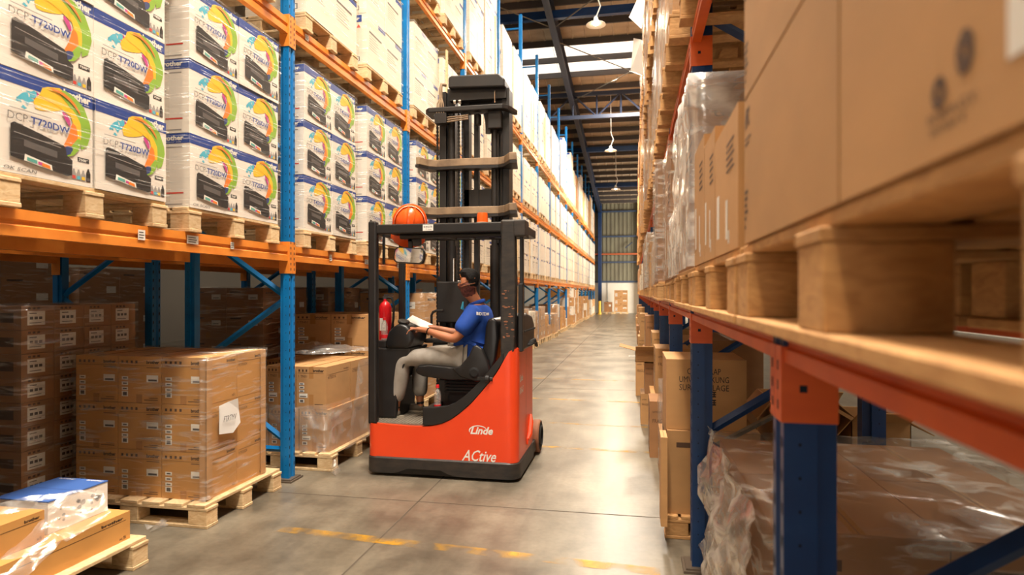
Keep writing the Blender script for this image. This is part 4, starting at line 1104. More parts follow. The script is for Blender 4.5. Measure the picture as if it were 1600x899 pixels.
pallet(XP, XP + 1.1, 1.53, 2.61, LVR[0], 'thick-blocked pallet under the cartons with white strips', 'pallets in the brown carton racking', h=PH, m='wood_r', bw=.125, deck=7, skid=True)
carton(XP + .01, 1.2, 1.535, 1.955, zc, .345, 'brown carton with white strip labels, first past the big cartons', 'rack', 'card', -1, name='equipment_carton')
carton(XP + .01, 1.2, 1.96, 2.25, zc, .40, 'brown carton with white strip labels, second past the big cartons', 'rack', 'card', -1, name='equipment_carton')
carton(XP + .01, 1.2, 2.255, 2.60, zc, .45, 'brown carton with white strip labels, third past the big cartons', 'rack', 'card', -1, name='equipment_carton')
pallet(XP, XP + 1.1, 2.66, 3.69, LVR[0], 'thick-blocked pallet under the tall glossy wrapped load', 'pallets in the brown carton racking', h=PH, m='wood_r', bw=.125, deck=7, skid=True)
carton(XP + .02, 1.20, 2.68, 3.66, zc, .78, 'tall brown carton under glossy film beside the cartons with white strips', 'rack', 'card_dark', -1, name='equipment_carton')
wrap(XP + .02, 1.20, 2.68, 3.66, zc + .003, zc + .78, 'glossy film round the tall brown carton on the first red-orange beams', 'film_heavy', n=16, amp=.012, seed=40, off=.016)
# later bays on the first level
for bi in range(2, len(YR) - 1):
    for si in (0, 1):
        y0 = YR[bi] + .12 + si * 1.07; d = 1.02
        xo = XP + rnd.uniform(-.02, .05)
        if bi > 12 and si: continue
        if bi > 12: d = 2.05
        bay = ORD[bi]; sl = SLOT[si]
        pallet(xo, xo + 1.1, y0, y0 + d, LVR[0], f'pallet on the first red-orange beams, {sl} half of the {bay} bay', 'pallets in the brown carton racking', h=PH if bi < 4 else .17, m='wood_r', bw=.125, deck=7, parts=bi < 6, skid=True)
        zz = LVR[0] + (PH if bi < 4 else .17) + .003
        h = rnd.choice((.55, .75, 1.0, 1.15)) if bi != 2 else (.42, 1.05)[si]
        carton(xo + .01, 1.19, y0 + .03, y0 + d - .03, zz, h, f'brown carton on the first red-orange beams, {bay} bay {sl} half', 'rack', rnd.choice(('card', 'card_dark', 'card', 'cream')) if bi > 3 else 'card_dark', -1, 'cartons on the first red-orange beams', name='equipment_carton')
        if bi < 9: wrap(xo + .01, 1.19, y0 + .03, y0 + d - .03, zz + .003, zz + h, f'film round the carton on the first red-orange beams, {bay} bay {sl} half', ('film_milky', 'film', 'film_heavy', 'film_load')[(bi + si) % 4], n=8, amp=.007, seed=50 + bi * 2 + si)
# upper levels: pallets seen from below
hid = MB()  # upper loads added only to shade the near racking
for li in (1, 2, 3):
    for bi in range(0, 16):
        for si in (0, 1):
            y0 = YR[bi] + .12 + si * 1.07; d = 1.02
            z = LVR[li]
            xf = .21 + rnd.uniform(-.05, .05)
            if not seen(xf, xf + 1, y0, y0 + d, z, z + 1.3, 20) or (li == 3 and bi > 9):
                hid.box(xf + .02, xf + 1.0, y0 + .02, y0 + d - .02, z + .003, z + 1.25); continue
            lv = ('', 'second', 'third', 'fourth')[li]; bay = ORD[bi]; sl = SLOT[si]
            pallet(xf, xf + 1.1, y0, y0 + d, z, f'pallet on the {lv} red-orange beams, {sl} half of the {bay} bay', 'pallets in the brown carton racking', h=.17, m='wood_r', parts=bi < 5 and li == 1, deck=6)
            nr = 2 if bi < 6 else 1; hh = rnd.choice((1.0, 1.1, 1.2)) / nr
            for r in range(nr):
                carton(xf + .02, xf + .96, y0 + .03, y0 + d - .03, z + .173 + r * hh, hh, f'brown carton on the {lv} red-orange beams, {bay} bay {sl} half, {ORD[r]} up', 'rack', rnd.choice(('card', 'card', 'card_dark')), -1, 'cartons on the upper red-orange beams', name='equipment_carton')
            if bi < 8: wrap(xf + .02, xf + .96, y0 + .03, y0 + d - .03, z + .176, z + .173 + nr * hh, f'film round the load on the {lv} red-orange beams, {bay} bay {sl} half', 'film_milky' if (bi + si) % 3 == 0 else 'film', n=7, amp=.008, sag=.0, seed=90 + bi * 7 + li + si)

tag(ob('overhead_shade_cartons', hid.mesh('overhead_shade_cartons', ['card_dark'])), 'brown carton loads added high on the near racking for their shade', 'cartons', kind='stuff')
# floor under the near racking: low wrapped load
pallet(.40, 1.62, 2.24, 3.66, 0, 'pallet under the low film-wrapped load on the floor close by', 'pallets on the floor', m='wood_r', h=.14)
for j in range(2):
    for i in range(2):
        carton(.47 + i * .55, .47 + (i + 1) * .55, 2.28 + j * .68, 2.28 + (j + 1) * .68, .14, .65, f'dark brown carton in the low wrapped load, {("near", "far")[j]} row, {("aisle", "inner")[i]} side', 'plain', 'card_dark', -1, 'cartons in the low wrapped load')
wrap(.46, 1.58, 2.27, 3.65, .146, .80, 'creased film round the low load under the near racking', 'film_load', n=22, amp=.016, seed=61, sag=.04, off=.02)
drape([(.41, 2.25, .80), (.40, 2.9, .82), (.40, 3.66, .84)], [(.34, 2.25, .12), (.36, 2.8, .04), (.38, 3.66, .03)], 'milky gathered film hanging down the aisle side of the low wrapped load', amp=.075, seed=64, n=20, wid=12, lift=0, m='film_heavy')
# unseen loads added beside the viewer to keep fill off the low load
pallet(.36, 1.40, -.60, .38, 0, 'unseen pallet added for shade on the near racking floor beside the viewer', 'pallets on the floor', m='wood_r', parts=False)
for r in range(3): carton(.38, 1.38, -.58, .36, .163 + r * .38, .38, f'unseen brown carton added for shade on the near racking floor, {ORD[r]} up', 'plain', 'card_dark', -1, 'cartons added beside the viewer for shade')
pallet(.30, 1.36, -.62, .24, LVR[0], 'unseen pallet added for shade on the first red-orange beams', 'pallets in the brown carton racking', h=PH, m='wood_r', parts=False)
for r in range(2): carton(.32, 1.30, -.60, .10, zc + r * .5, .5, f'unseen brown carton added for shade on the first red-orange beams, {ORD[r]} up', 'plain', 'card', -1, 'cartons added beside the viewer for shade')
# overwrap carton on a tall box by the second upright
pallet(.20, .86, 4.18, 5.0, 0, 'small pallet under the tall box by the second near upright', 'pallets on the floor', m='wood_r', parts=True, h=.15)
carton(.215, .80, 4.22, 4.95, .15, .55, 'tall brown box carrying the lettered carton by the second upright', 'plain', 'card', -1)
carton(.21, .72, 4.25, 4.80, .70, .465, 'brown carton with three lines of black capitals by the second upright', 'overwrap', 'card', -1)
carton(.165, .21, 4.0, 4.22, .14, .56, 'thin flattened carton leaning by the tall box', None, 'card', -1)
open_carton(.92, 1.32, 4.45, 5.0, .553, .32, 'open brown carton with raised flaps behind the low wrapped load', ang=(-35, 40, 60, 50))
carton(.90, 1.33, 4.4, 5.05, .152, .40, 'closed brown carton carrying the open carton', 'plain', 'card_dark', -1)
pallet(.88, 1.80, 4.36, 5.10, 0, 'pallet under the open carton behind the low load', 'pallets on the floor', m='wood_r', parts=False, h=.15)
open_carton(1.42, 1.78, 4.5, 5.05, .15, .60, 'second open brown carton with flaps beside the first open one', ang=(-30, 30, 50, 50))
# litter of cartons along the later floor bays
spots = [(.22, .62, 5.27, 5.90, .80), (.15, .5, 6.2, 6.7, .55), (.18, .6, 6.95, 7.6, 1.0), (.08, .31, 7.75, 8.2, .75), (.2, .6, 8.9, 9.6, 1.05), (.03, .31, 9.9, 10.5, .6), (.15, .6, 11.2, 12.0, 1.2), (.2, .6, 13.2, 14.2, .9), (.1, .55, 15.4, 16.2, 1.1), (.15, .6, 17.7, 18.6, 1.0), (.1, .6, 19.8, 20.8, 1.15), (.1, .6, 22.3, 23.3, .9), (.1, .6, 26.8, 28.0, 1.1), (.1, .6, 31.2, 32.2, 1.0)]
for i, (x0, x1, y0, y1, h) in enumerate(spots):
    n = 2 if h > .7 else 1
    for r in range(n):
        carton(x0 + .05 * r, x1, y0, y1 - .04 * r, r * h / n, h / n, f'brown carton on the floor edge past the lettered carton, {ORD[i]} stack, {("lower", "upper")[r]}', 'rack', ('card', 'card_dark', 'card')[(i + r) % 3], -1, 'loose cartons along the near racking')
open_carton(.02, .31, 7.75, 8.2, .756, .14, 'small open carton with wide flaps jutting into the aisle', flap=.2, ang=(-20, -10, 30, -15))
carton(.66, 1.2, 6.2, 7.5, 0, 1.15, 'big brown carton standing under the third bay of the near racking', 'rack', 'card_dark', -1)
wrap(.24, .62, 5.27, 5.90, .02, .80, 'white crumpled film round the stack past the lettered carton', 'film_milky', n=8, amp=.010, seed=77)
for i, y in enumerate((8.7, 10.8, 13.1, 15.3, 17.6, 22.1, 26.6, 31.1)):
    carton(.66, 1.2, y, y + 1.3, 0, rnd.uniform(.7, 1.2), f'brown carton under the near racking beyond the third bay, {ORD[i]} one', 'rack', 'card', -1, 'cartons under the near racking')
# far end: small loads against the white wall
pallet(-1.5, -.4, 48.2, 49.3, 0, 'pallet under the pale stack against the far white wall', 'pallets on the floor', parts=False)
for r in range(3):
    carton(-1.45, -.45, 48.25, 49.25, .16 + r * .55, .55, f'pale brown carton against the far white wall, {("bottom", "middle", "top")[r]} of three', 'ptouch', 'card', 1, 'cartons at the far wall')
pallet(-2.5, -1.5, 47.6, 48.6, 0, 'low pallet at the far end by the blue column', 'pallets on the floor', parts=False)
carton(-2.2, -1.6, 47.8, 48.4, .16, .75, 'single brown carton on the low pallet at the far end', 'plain', 'card_dark', 1)
b = MB(); b.tube([(0, 0, 0), (0, 0, 1.0)], .09, 12); b.lathe([(.14, 0), (.14, .03), (.09, .05)], n=12)
tag(ob('bollard', b.mesh('bollard', ['post_y'], smooth=True), None, (-2.48, 46.9, 0)), 'yellow bollard by the blue column at the far end', 'bollard')
# white film scraps stuck out of an upper load, and a paper on the floor
b = MB(); b.poly([(0, 0, 0), (-.16, .2, .25), (-.05, .5, .62), (.05, .3, .5)]); b.poly([(0, .1, -.1), (-.10, .4, .05), (-.14, .5, -.35), (.02, .3, -.5)])
tag(ob('film_scrap', b.mesh('film_scrap', ['film_white']) if 'film_white' in M else b.mesh('film_scrap', ['paper']), None, (.10, 8.2, 5.0)), 'white torn sheet fluttering from the third beams over the aisle', 'film scrap')
b = MB(); b.poly([(-.10, -.13, .003), (.10, -.13, .003), (.10, .13, .003), (-.10, .13, .003)], 0)
for k in range(4): b.poly([(-.08, -.10 + .06 * k, .0038), (.08, -.10 + .06 * k, .0038), (.08, -.07 + .06 * k, .0038), (-.08, -.07 + .06 * k, .0038)], 1)
tag(ob('floor_sticker', b.mesh('floor_sticker', ['label', 'mid_grey']), None, (-.02, 16.1, 0)), 'small white printed sheet lying on the aisle floor', 'sheet')
# ------------------------------------------------------------------ reach truck, seen from behind; the driver sits sideways
T = thing('reach_truck', 'red and black reach truck with raised black mast standing in the aisle', 'forklift', (-1.63, 5.15, 0))
TX0, TX1, TY0, TY1 = -2.305, -.955, 5.15, 5.95
def rounded_plan(x0, x1, y0, y1, r, n=6, front_r=.02):
    pts = []
    for cx, cy, a0, rr in ((x0 + r, y0 + r, 180, r), (x1 - r, y0 + r, 270, r), (x1 - front_r, y1 - front_r, 0, front_r), (x0 + front_r, y1 - front_r, 90, front_r)):
        for k in range(n + 1):
            a = math.radians(a0 + 90 * k / n); pts.append((cx + rr * math.cos(a), cy + rr * math.sin(a)))
    return pts
def interp(P, x):
    for (a, b), (c, d) in zip(P, P[1:]):
        if x <= c: 
            t = max(0, (x - a) / (c - a)); return b + (d - b) * t
    return P[-1][1]
curve = [(-2.31, .455), (-2.1, .448), (-1.91, .44), (-1.78, .442), (-1.70, .452), (-1.62, .472), (-1.53, .515), (-1.45, .575), (-1.36, .655), (-1.28, .745), (-1.20, .838), (-1.14, .915), (-1.09, .995), (-1.06, 1.06), (-1.03, 1.105), (-.99, 1.125), (-.95, 1.13)]
# lower chassis ring (black bumper) with raised skirt between the corners
b = MB(); plan = rounded_plan(TX0 - .012, TX1 + .012, TY0 - .012, TY1, .10)
def skirt(x): return .028 if (x < -2.05 or x > -1.50) else .075 if -1.95 < x < -1.60 else .045
n = len(plan)
dense = []
for i in range(n):
    p, q = plan[i], plan[(i + 1) % n]; m_ = max(1, int(math.dist(p, q) / .07))
    for k in range(m_): dense.append((p[0] + (q[0] - p[0]) * k / m_, p[1] + (q[1] - p[1]) * k / m_))
n = len(dense)
vs = [(x, y, skirt(x)) for x, y in dense] + [(x, y, .155) for x, y in dense] + [(x + (.012 if x < -1.63 else -.012), y + (.012 if y < 5.3 else 0), .168) for x, y in dense]
b.add(vs, [(i, (i + 1) % n, n + (i + 1) % n, n + i) for i in range(n)] + [(n + i, n + (i + 1) % n, 2 * n + (i + 1) % n, 2 * n + i) for i in range(n)] + [tuple(range(2 * n, 3 * n)), tuple(range(n))[::-1]])
wpart('bumper', b, ['truck_scuff'], T, smooth=True)
# red body shell
b = MB(); plan = rounded_plan(TX0, TX1, TY0, TY1, .075)
dense = []
for i in range(len(plan)):
    p, q = plan[i], plan[(i + 1) % len(plan)]; m_ = max(1, int(math.dist(p, q) / .04))
    for k in range(m_): dense.append((p[0] + (q[0] - p[0]) * k / m_, p[1] + (q[1] - p[1]) * k / m_))
n = len(dense)
b.add([(x, y, .165) for x, y in dense] + [(x, y, interp(curve, x)) for x, y in dense], [(i, (i + 1) % n, n + (i + 1) % n, n + i) for i in range(n)])
xs = [TX0 + .002 + (TX1 - TX0 - .004) * k / 40 for k in range(41)]
b.add([(x, TY0 + (.0 if TX0 + .08 < x < TX1 - .08 else .04), interp(curve, x)) for x in xs] + [(x, TY1, interp(curve, x)) for x in xs], [(i, i + 1, 42 + i - 0, 41 + i) for i in range(40)])
wpart('body_shell', b, ['truck_red'], T, smooth=True)
# panel gap, logos
b = MB(); F = Face((TX1 + .0005, 5.25, .2), (0, 1, 0), (0, 0, 1)); b.fq(F, .31, 0, .316, .90, 0, 1); wpart('panel_gap', b, ['truck_black'], T)
FR = Face((-1.63, TY0 - .0005, 0), (1, 0, 0), (0, 0, 1)); FS = Face((TX1 + .0005, 5.2, 0), (0, 1, 0), (0, 0, 1))
def lettering(name, F, t, u0, v0, u1, v1, bold=.02, shear=.35, extra=None):
    b = MB(); b.ftext(F, t, u0, v0, u1, v1, 0, 1, bold=bold, shear=shear)
    if extra: extra(b)
    wpart(name, b, ['label'], T)
lettering('maker_lettering', FR, 'Linde', .265, .397, .462, .463, .03, .3, lambda b: b.farc(FR, .335, .425, .055, .066, 200, 20, 0, 2, 14, sx=1.3, sy=.75))
lettering('model_lettering', FR, 'ACtive', .19, .167, .49, .262, .01, .38)
lettering('maker_lettering', FS, 'Linde', .05, .835, .20, .895, .02, .3)
lettering('model_lettering', FS, 'R16-S', .04, .73, .22, .79, .02, .25)
# platform mat with ribs, black inner side
b = MB(); b.box(-2.29, -1.75, 5.19, 5.92, .44, .455)
for k in range(16): b.box(-2.27 + k * .032, -2.255 + k * .032, 5.2, 5.9, .455, .459)
wpart('floor_mat', b, ['mat_grey'], T)
# black side panel sweeping up behind the seat
lower = [(-1.79, .458), (-1.70, .458), (-1.62, .475), (-1.53, .52), (-1.45, .58), (-1.36, .66), (-1.28, .75), (-1.20, .845), (-1.14, .925), (-1.075, 1.03)]
upper = [(-1.075, 1.10), (-1.15, 1.01), (-1.257, .88), (-1.34, .79), (-1.427, .712), (-1.50, .66), (-1.569, .63), (-1.68, .614), (-1.79, .611)]
b = MB(); b.prism(lower + upper, 'y', TY0 - .006, TY0 + .05); wpart('side_panel', b, ['truck_black'], T, bevel=.006)
b = MB(); b.box(-1.79, -1.73, 5.20, 5.55, .455, .60); b.box(-1.78, -1.10, 5.55, 5.90, .455, .80); b.box(-1.66, -1.15, 5.22, 5.55, .47, .56); wpart('storage_bin', b, ['truck_black'], T, bevel=.01)
b = MB(); b.lathe([(.0, -.03), (.035, -.03), (.035, .0), (.02, .006), (.02, .03), (.0, .03)], (0, 0, 0), 12, axis='x')
b.v = [(x - 1.20, y + 5.155, z + .87) for x, y, z in b.v]; b.box(-1.30, -1.20, 5.13, 5.17, .86, .885); wpart('latch', b, ['truck_black'], T)
# guard posts and roof
b = MB(); b.box(-2.305, -2.225, 5.165, 5.235, .44, 2.235); wpart('guard_post', b, ['truck_black'], T, bevel=.018, bseg=3)
b = MB(); b.box(-2.30, -2.24, 5.88, 5.94, .44, 2.2); wpart('guard_post', b, ['truck_black'], T, bevel=.012)
b = MB(); b.prism([(-1.105, .92), (-.985, 1.115), (-.975, 1.66), (-.985, 2.215), (-1.095, 2.215), (-1.105, 1.7)], 'y', 5.155, 5.27)
wpart('guard_pillar', b, ['truck_scuff'], T, bevel=.012)
b = MB(); b.box(-.965, -.925, 5.22, 5.30, 1.10, 1.68); b.box(-.955, -.925, 5.24, 5.30, 1.66, 2.1); wpart('guard_post', b, ['truck_black'], T, bevel=.006)
# rust and chipped paint on the pillar
b = MB(); F = Face((-1.10, 5.1545, 1.0), (1, 0, 0), (0, 0, 1))
for k in range(26):
    u, v, r = rnd.uniform(.02, .115), rnd.choice((.24, .30, .34, .42, .47, .55, .60)) + rnd.uniform(-.02, .02), rnd.uniform(.004, .014)
    b.fp(F, [(u + r * 1.6 * math.cos(q) * rnd.uniform(.6, 1), v + r * .7 * math.sin(q) * rnd.uniform(.6, 1)) for q in [i * .9 for i in range(7)]], 0, 1 + k * .1)
tag(wpart('chipped_paint', b, ['tyre'], T), kind='stuff')
b = MB(); b.box(-2.30, -.985, 5.18, 5.235, 2.12, 2.205); wpart('roof_rail', b, ['truck_black'], T, bevel=.012, bseg=3)
b = MB(); b.box(-1.105, -.89, 5.16, 5.34, 2.075, 2.22); wpart('roof_corner', b, ['truck_scuff'], T, bevel=.015, bseg=3)
for x in (-2.30, -.98):
    b = MB(); b.box(x, x + .055, 5.2, 5.95, 2.12, 2.2); wpart('roof_rail', b, ['truck_black'], T, bevel=.01)
b = MB(); b.box(-2.30, -.93, 5.90, 5.96, 2.12, 2.2); wpart('roof_rail', b, ['truck_black'], T, bevel=.01)
for k in range(6):
    x = -2.10 + k * .19; b = MB(); b.tube([(x, 5.22, 2.14), (x, 5.93, 2.14)], .022, 8); wpart('roof_bar', b, ['truck_black'], T, smooth=True)
b = MB(); b.tube([(-2.03, 5.25, 2.105), (-1.12, 5.25, 2.105)], .028, 8); wpart('roof_tube', b, ['truck_black'], T, smooth=True)
b = MB(); b.box(-2.226, -2.204, 5.30, 5.325, 1.86, 2.14); wpart('grab_bar', b, ['truck_black'], T, bevel=.005)
b = MB(); F = Face((-1.80, 5.1795, 2.14), (1, 0, 0), (0, 0, 1)); b.fq(F, 0, 0, .095, .055, 0, 1); b.ftext(F, '8 04 2170', .01, .026, .085, .044, 1, 2, bold=.02); b.ftext(F, 'F Linde', .03, .008, .08, .018, 1, 2)
wpart('number_label', b, ['label', 'black_print'], T)
# beacon
b = MB(); b.lathe([(0, 2.2), (.062, 2.2), (.06, 2.235), (.055, 2.24)], (-1.345, 5.5, 0), 16); wpart('beacon_base', b, ['mast_dust'], T, smooth=True)
b = MB(); b.lathe([(.052, 2.24), (.05, 2.30), (.045, 2.325), (0, 2.33)], (-1.345, 5.5, 0), 16); wpart('beacon_lens', b, ['amber'], T, smooth=True)
# mirror on its arm
b = MB(); pl = rounded_plan(-.145, .145, -.072, .072, .045, 5, .045); b.prism([(x, z) for x, z in pl], 'y', 0, .03)
me = b.mesh('mirror_housing', ['truck_black']); mo = ob('mirror_housing', me, T, (-1.965 + 1.63, .13, 1.935), (math.radians(-8), math.radians(4), math.radians(-4)))
b = MB(); pl = rounded_plan(-.135, .135, -.063, .063, .04, 5, .04); b.poly([(x, -.002, z) for x, z in pl]); ob('mirror_glass', b.mesh('mirror_glass', ['mirror']), mo)
b = MB(); b.box(-1.93, -1.86, 5.28, 5.32, 2.02, 2.13); b.box(-1.975, -1.94, 5.29, 5.31, 1.99, 2.10); b.box(-1.975, -1.87, 5.29, 5.31, 2.06, 2.10); wpart('mirror_arm', b, ['truck_black'], T)
# legs and wheels
for x0, x1 in ((TX0 - .01, TX0 + .15), (TX1 - .15, TX1 + .012)):
    b = MB(); b.box(x0, x1, 5.9, 6.30, .05, .168); wpart('support_leg', b, ['truck_scuff'], T, bevel=.01)
def wheel(name, c, r, w_, parent, m='tyre', hub='rubber'):
    b = MB(); b.lathe([(0, -w_ / 2), (r * .55, -w_ / 2), (r * .6, -w_ / 2 - .004), (r * .62, -w_ / 2), (r * .94, -w_ / 2), (r, -w_ / 2 + .012), (r, w_ / 2 - .012), (r * .94, w_ / 2), (r * .62, w_ / 2), (r * .6, w_ / 2 - .015), (0, w_ / 2 - .02)], c, 28, axis='x')
    o = wpart(name, b, [m], parent, smooth=True)
    b = MB(); b.lathe([(0, w_ / 2 - .006), (r * .5, w_ / 2 - .004), (r * .52, w_ / 2 + .012), (r * .62, w_ / 2 + .012), (r * .66, w_ / 2 + .003), (r * .86, w_ / 2 + .002)], c, 24, axis='x'); h = ob('hub', b.mesh('hub', [hub], off=tuple(parent.location), smooth=True), o)
wheel('load_wheel', (-.955, 6.20, .165), .163, .08, T); wheel('load_wheel', (-2.30, 6.20, .165), .163, .08, T)
wheel('drive_wheel', (-1.72, 5.42, .10), .10, .13, T, 'tyre')
wheel('caster_wheel', (-1.50, 5.44, .075), .075, .07, T, 'tyre')
b = MB(); b.tube([(-.953, 5.62, .26), (-.945, 5.68, .30), (-.945, 5.74, .40), (-.95, 5.78, .46)], [.02, .03, .03, .015], 8); b.box(-.962, -.94, 5.60, 5.72, .22, .27); wpart('tow_lug', b, ['truck_red'], T, smooth=True)
# hood behind the seat, hoses
b = MB(); b.prism([(5.34, 1.10), (5.93, 1.10), (5.93, 1.30), (5.80, 1.385), (5.50, 1.42), (5.34, 1.41)], 'x', -1.10, -.935); wpart('hood', b, ['truck_black'], T, bevel=.02, bseg=3)
b = MB(); b.box(-1.095, -.93, 5.36, 5.95, 1.255, 1.27); wpart('hood_seam', b, ['rubber'], T)
for k in range(3):
    b = MB(); b.tube([(-1.02, 5.40 + .05 * k, 1.115), (-.93, 5.55 + .05 * k, 1.13 + .012 * k), (-.905, 5.75, 1.14 + .015 * k), (-.92, 5.95 + .02 * k, 1.09)], .012, 6); wpart('hose', b, ['rubber'], T, smooth=True)
b = MB(); b.box(-1.20, -1.12, 5.5, 5.54, .98, 1.17); wpart('warning_sticker', b, ['orange_p'], T)

# steering console
b = MB(); prof = [(-2.30, .46), (-2.12, .46), (-2.10, .80), (-2.02, .98), (-1.98, 1.10), (-2.30, 1.10)]
b.prism(prof, 'y', 5.36, 5.86); wpart('console_column', b, ['truck_black'], T, bevel=.015)
b = MB(); prof = [(-2.215, 1.095), (-1.99, 1.095), (-1.945, 1.17), (-1.955, 1.245), (-2.01, 1.305), (-2.06, 1.325), (-2.12, 1.312), (-2.185, 1.25), (-2.215, 1.16)]
b.prism(prof, 'y', 5.34, 5.74); wpart('console_top', b, ['leather'], T, bevel=.04, bseg=4, smooth=True)
b = MB(); b.box(-2.30, -2.22, 5.37, 5.60, 1.10, 1.165); wpart('console_tray', b, ['truck_black'], T, bevel=.008)
b = MB(); b.lathe([(.035, 0), (.052, .012), (.055, .03), (.045, .035), (.02, .03), (.001, .03)], (0, 0, 0), 20); me = b.mesh('steering_knob', ['truck_black'], smooth=True); ob('steering_knob', me, T, (-2.07 + 1.63, 5.42 - 5.15, 1.315), (.2, .2, 0))
b = MB(); b.box(-1.98, -1.60, 5.72, 5.88, 1.12, 1.16); b.box(-1.9, -1.7, 5.74, 5.86, 1.0, 1.12); wpart('armrest', b, ['truck_black'], T, bevel=.012)
b = MB(); b.tube([(-1.96, 5.90, 1.15), (-1.96, 5.90, 1.38), (-1.945, 5.90, 1.41), (-1.91, 5.90, 1.425), (-1.84, 5.90, 1.425)], .013, 8); wpart('grab_rail', b, ['truck_black'], T, smooth=True)
b = MB(); b.box(-2.28, -2.18, 5.62, 5.86, .46, .70); wpart('pedal_box', b, ['truck_black'], T, bevel=.01)

# seat
b = MB(); b.prism([(-1.93, .905), (-1.90, .945), (-1.80, .955), (-1.55, .935), (-1.32, .93), (-1.30, .83), (-1.62, .82), (-1.86, .85), (-1.92, .875)], 'y', 5.34, 5.84); wpart('seat_cushion', b, ['leather'], T, bevel=.03, bseg=4, smooth=True)
b = MB(); b.prism([(-1.40, .93), (-1.30, 1.14), (-1.285, 1.30), (-1.265, 1.365), (-1.22, 1.385), (-1.175, 1.35), (-1.165, 1.20), (-1.19, 1.0), (-1.24, .87), (-1.34, .86)], 'y', 5.36, 5.82); wpart('seat_back', b, ['leather'], T, bevel=.035, bseg=4, smooth=True)
b = MB(); b.prism([(-1.58, .935), (-1.50, .955), (-1.42, 1.05), (-1.385, 1.13), (-1.355, 1.145), (-1.30, 1.11), (-1.25, 1.0), (-1.22, .87), (-1.24, .83), (-1.36, .82), (-1.50, .86)], 'y', 5.30, 5.35); wpart('seat_bolster', b, ['truck_black'], T, bevel=.014, bseg=3, smooth=True)
b = MB(); b.lathe([(.0, 5.292), (.032, 5.292), (.05, 5.30), (.05, 5.302)], (-1.37, 0, .90), 16, axis='y'); wpart('seat_pivot', b, ['rubber'], T)
b = MB()
for k in range(4): b.box(-1.68, -1.30, 5.42, 5.78, .70 + k * .028, .718 + k * .028)
b.box(-1.64, -1.34, 5.45, 5.75, .62, .83); wpart('seat_bellows', b, ['rubber'], T)

# mast
YM = 6.16
def vbar(name, x0, x1, y0, y1, z0, z1, m='mast', **kw):
    b = MB(); b.box(x0, x1, y0, y1, z0, z1); return wpart(name, b, [m], T, **kw)
vbar('mast_channel', -1.955, -1.885, YM - .02, YM + .16, .10, 3.66)
vbar('mast_channel', -1.30, -1.225, YM - .02, YM + .16, .10, 3.66)
vbar('inner_channel', -1.882, -1.80, YM + .02, YM + .14, .3, 3.70)
vbar('inner_channel', -1.415, -1.305, YM + .02, YM + .14, .3, 3.70)
vbar('inner_channel', -1.725, -1.66, YM + .05, YM + .16, .3, 3.58)
vbar('chain_bar', -1.605, -1.555, YM + .04, YM + .1, .3, 3.44)
for x, z1 in ((-1.825, 3.45), (-1.375, 3.42)):
    b = MB(); b.tube([(x, YM - .01, .9), (x, YM - .01, 2.08)], .048, 14); b.tube([(x, YM - .01, 2.08), (x, YM - .01, z1)], .036, 14); wpart('lift_cylinder', b, ['mast'], T, smooth=True)
b = MB(); b.tube([(-1.80, YM - .03, 1.70), (-1.80, YM - .03, 1.95)], .022, 10); wpart('piston_rod', b, ['chrome'], T, smooth=True)
def chain(x, y, z0, z1):
    b = MB(); z = z0
    while z < z1: b.box(x - .012, x + .012, y - .008, y + .008, z, z + .026); b.box(x - .006, x + .006, y - .012, y + .012, z + .02, z + .04); z += .038
    wpart('lift_chain', b, ['mast'], T)
for x in (-1.970, -1.745, -1.70): chain(x, YM - .035, .5, 3.45)
vbar('mast_crosshead', -1.835, -1.25, YM - .06, YM + .02, 3.55, 3.66)
b = MB(); b.prism([(-1.83, 3.66), (-1.25, 3.64), (-1.25, 3.72), (-1.31, 3.775), (-1.80, 3.785), (-1.83, 3.765)], 'y', YM - .13, YM + .15); wpart('mast_head', b, ['mast'], T, bevel=.014, bseg=2)
vbar('mast_head_plate', -1.76, -1.30, YM + .08, YM + .12, 3.45, 3.7)
b = MB(); y1 = YM + .10; y0 = YM - .16
b.prism([(-2.075, y1), (-2.075, y0 + .06), (-2.03, y0), (-1.27, y0), (-1.215, y0 + .05), (-1.16, y1), (-1.20, y1), (-1.25, y0 + .13), (-1.30, y0 + .09), (-1.99, y0 + .09), (-2.01, y0 + .12), (-2.01, y1)], 'z', 3.415, 3.465)
wpart('mast_bracket', b, ['mast'], T, bevel=.008)
for z in (2.875, 2.39):
    def hoop(o_):   # bowed guard bar, its ends reaching back towards the cab
        f = [(-2.085 - o_, YM - .27), (-2.03, YM - .15 - o_), (-1.96, YM - .10 - o_), (-1.66, YM - .125 - o_), (-1.32, YM - .10 - o_), (-1.25, YM - .15 - o_), (-1.17 + o_, YM - .30)]
        r = [(-1.10 + o_, YM - .30), (-1.15 + o_, YM + .02), (-2.06 - o_, YM + .02), (-2.12 - o_, YM - .27)]
        return f + r
    b = MB(); b.prism(hoop(0), 'z', z, z + .075); wpart('mast_bracket', b, ['mast_dust'], T, bevel=.006)
    b = MB(); b.prism(hoop(.006), 'z', z - .028, z); wpart('bracket_shade', b, ['mast'], T)  # dark plate drawn for the shade under the hoop
vbar('cross_plate', -1.72, -1.42, YM + .05, YM + .09, 2.44, 2.66)
vbar('valve_block', -1.955, -1.625, YM - .12, YM + .02, 1.30, 1.715, bevel=.012)
vbar('sheave_bracket', -1.43, -1.29, YM - .10, YM, 3.24, 3.42, bevel=.01)
b = MB(); b.tube([(-1.45, YM - .06, 3.40), (-1.435, YM - .06, 3.33), (-1.43, YM - .06, 3.25), (-1.43, YM - .06, 3.2)], .03, 8); wpart('hose_guide', b, ['mast'], T, smooth=True)
b = MB(); b.lathe([(.0, 3.30), (.035, 3.30), (.035, 3.40), (0, 3.42)], (-1.545, YM - .03, 0), 10); wpart('hose_guide', b, ['mast'], T, smooth=True)
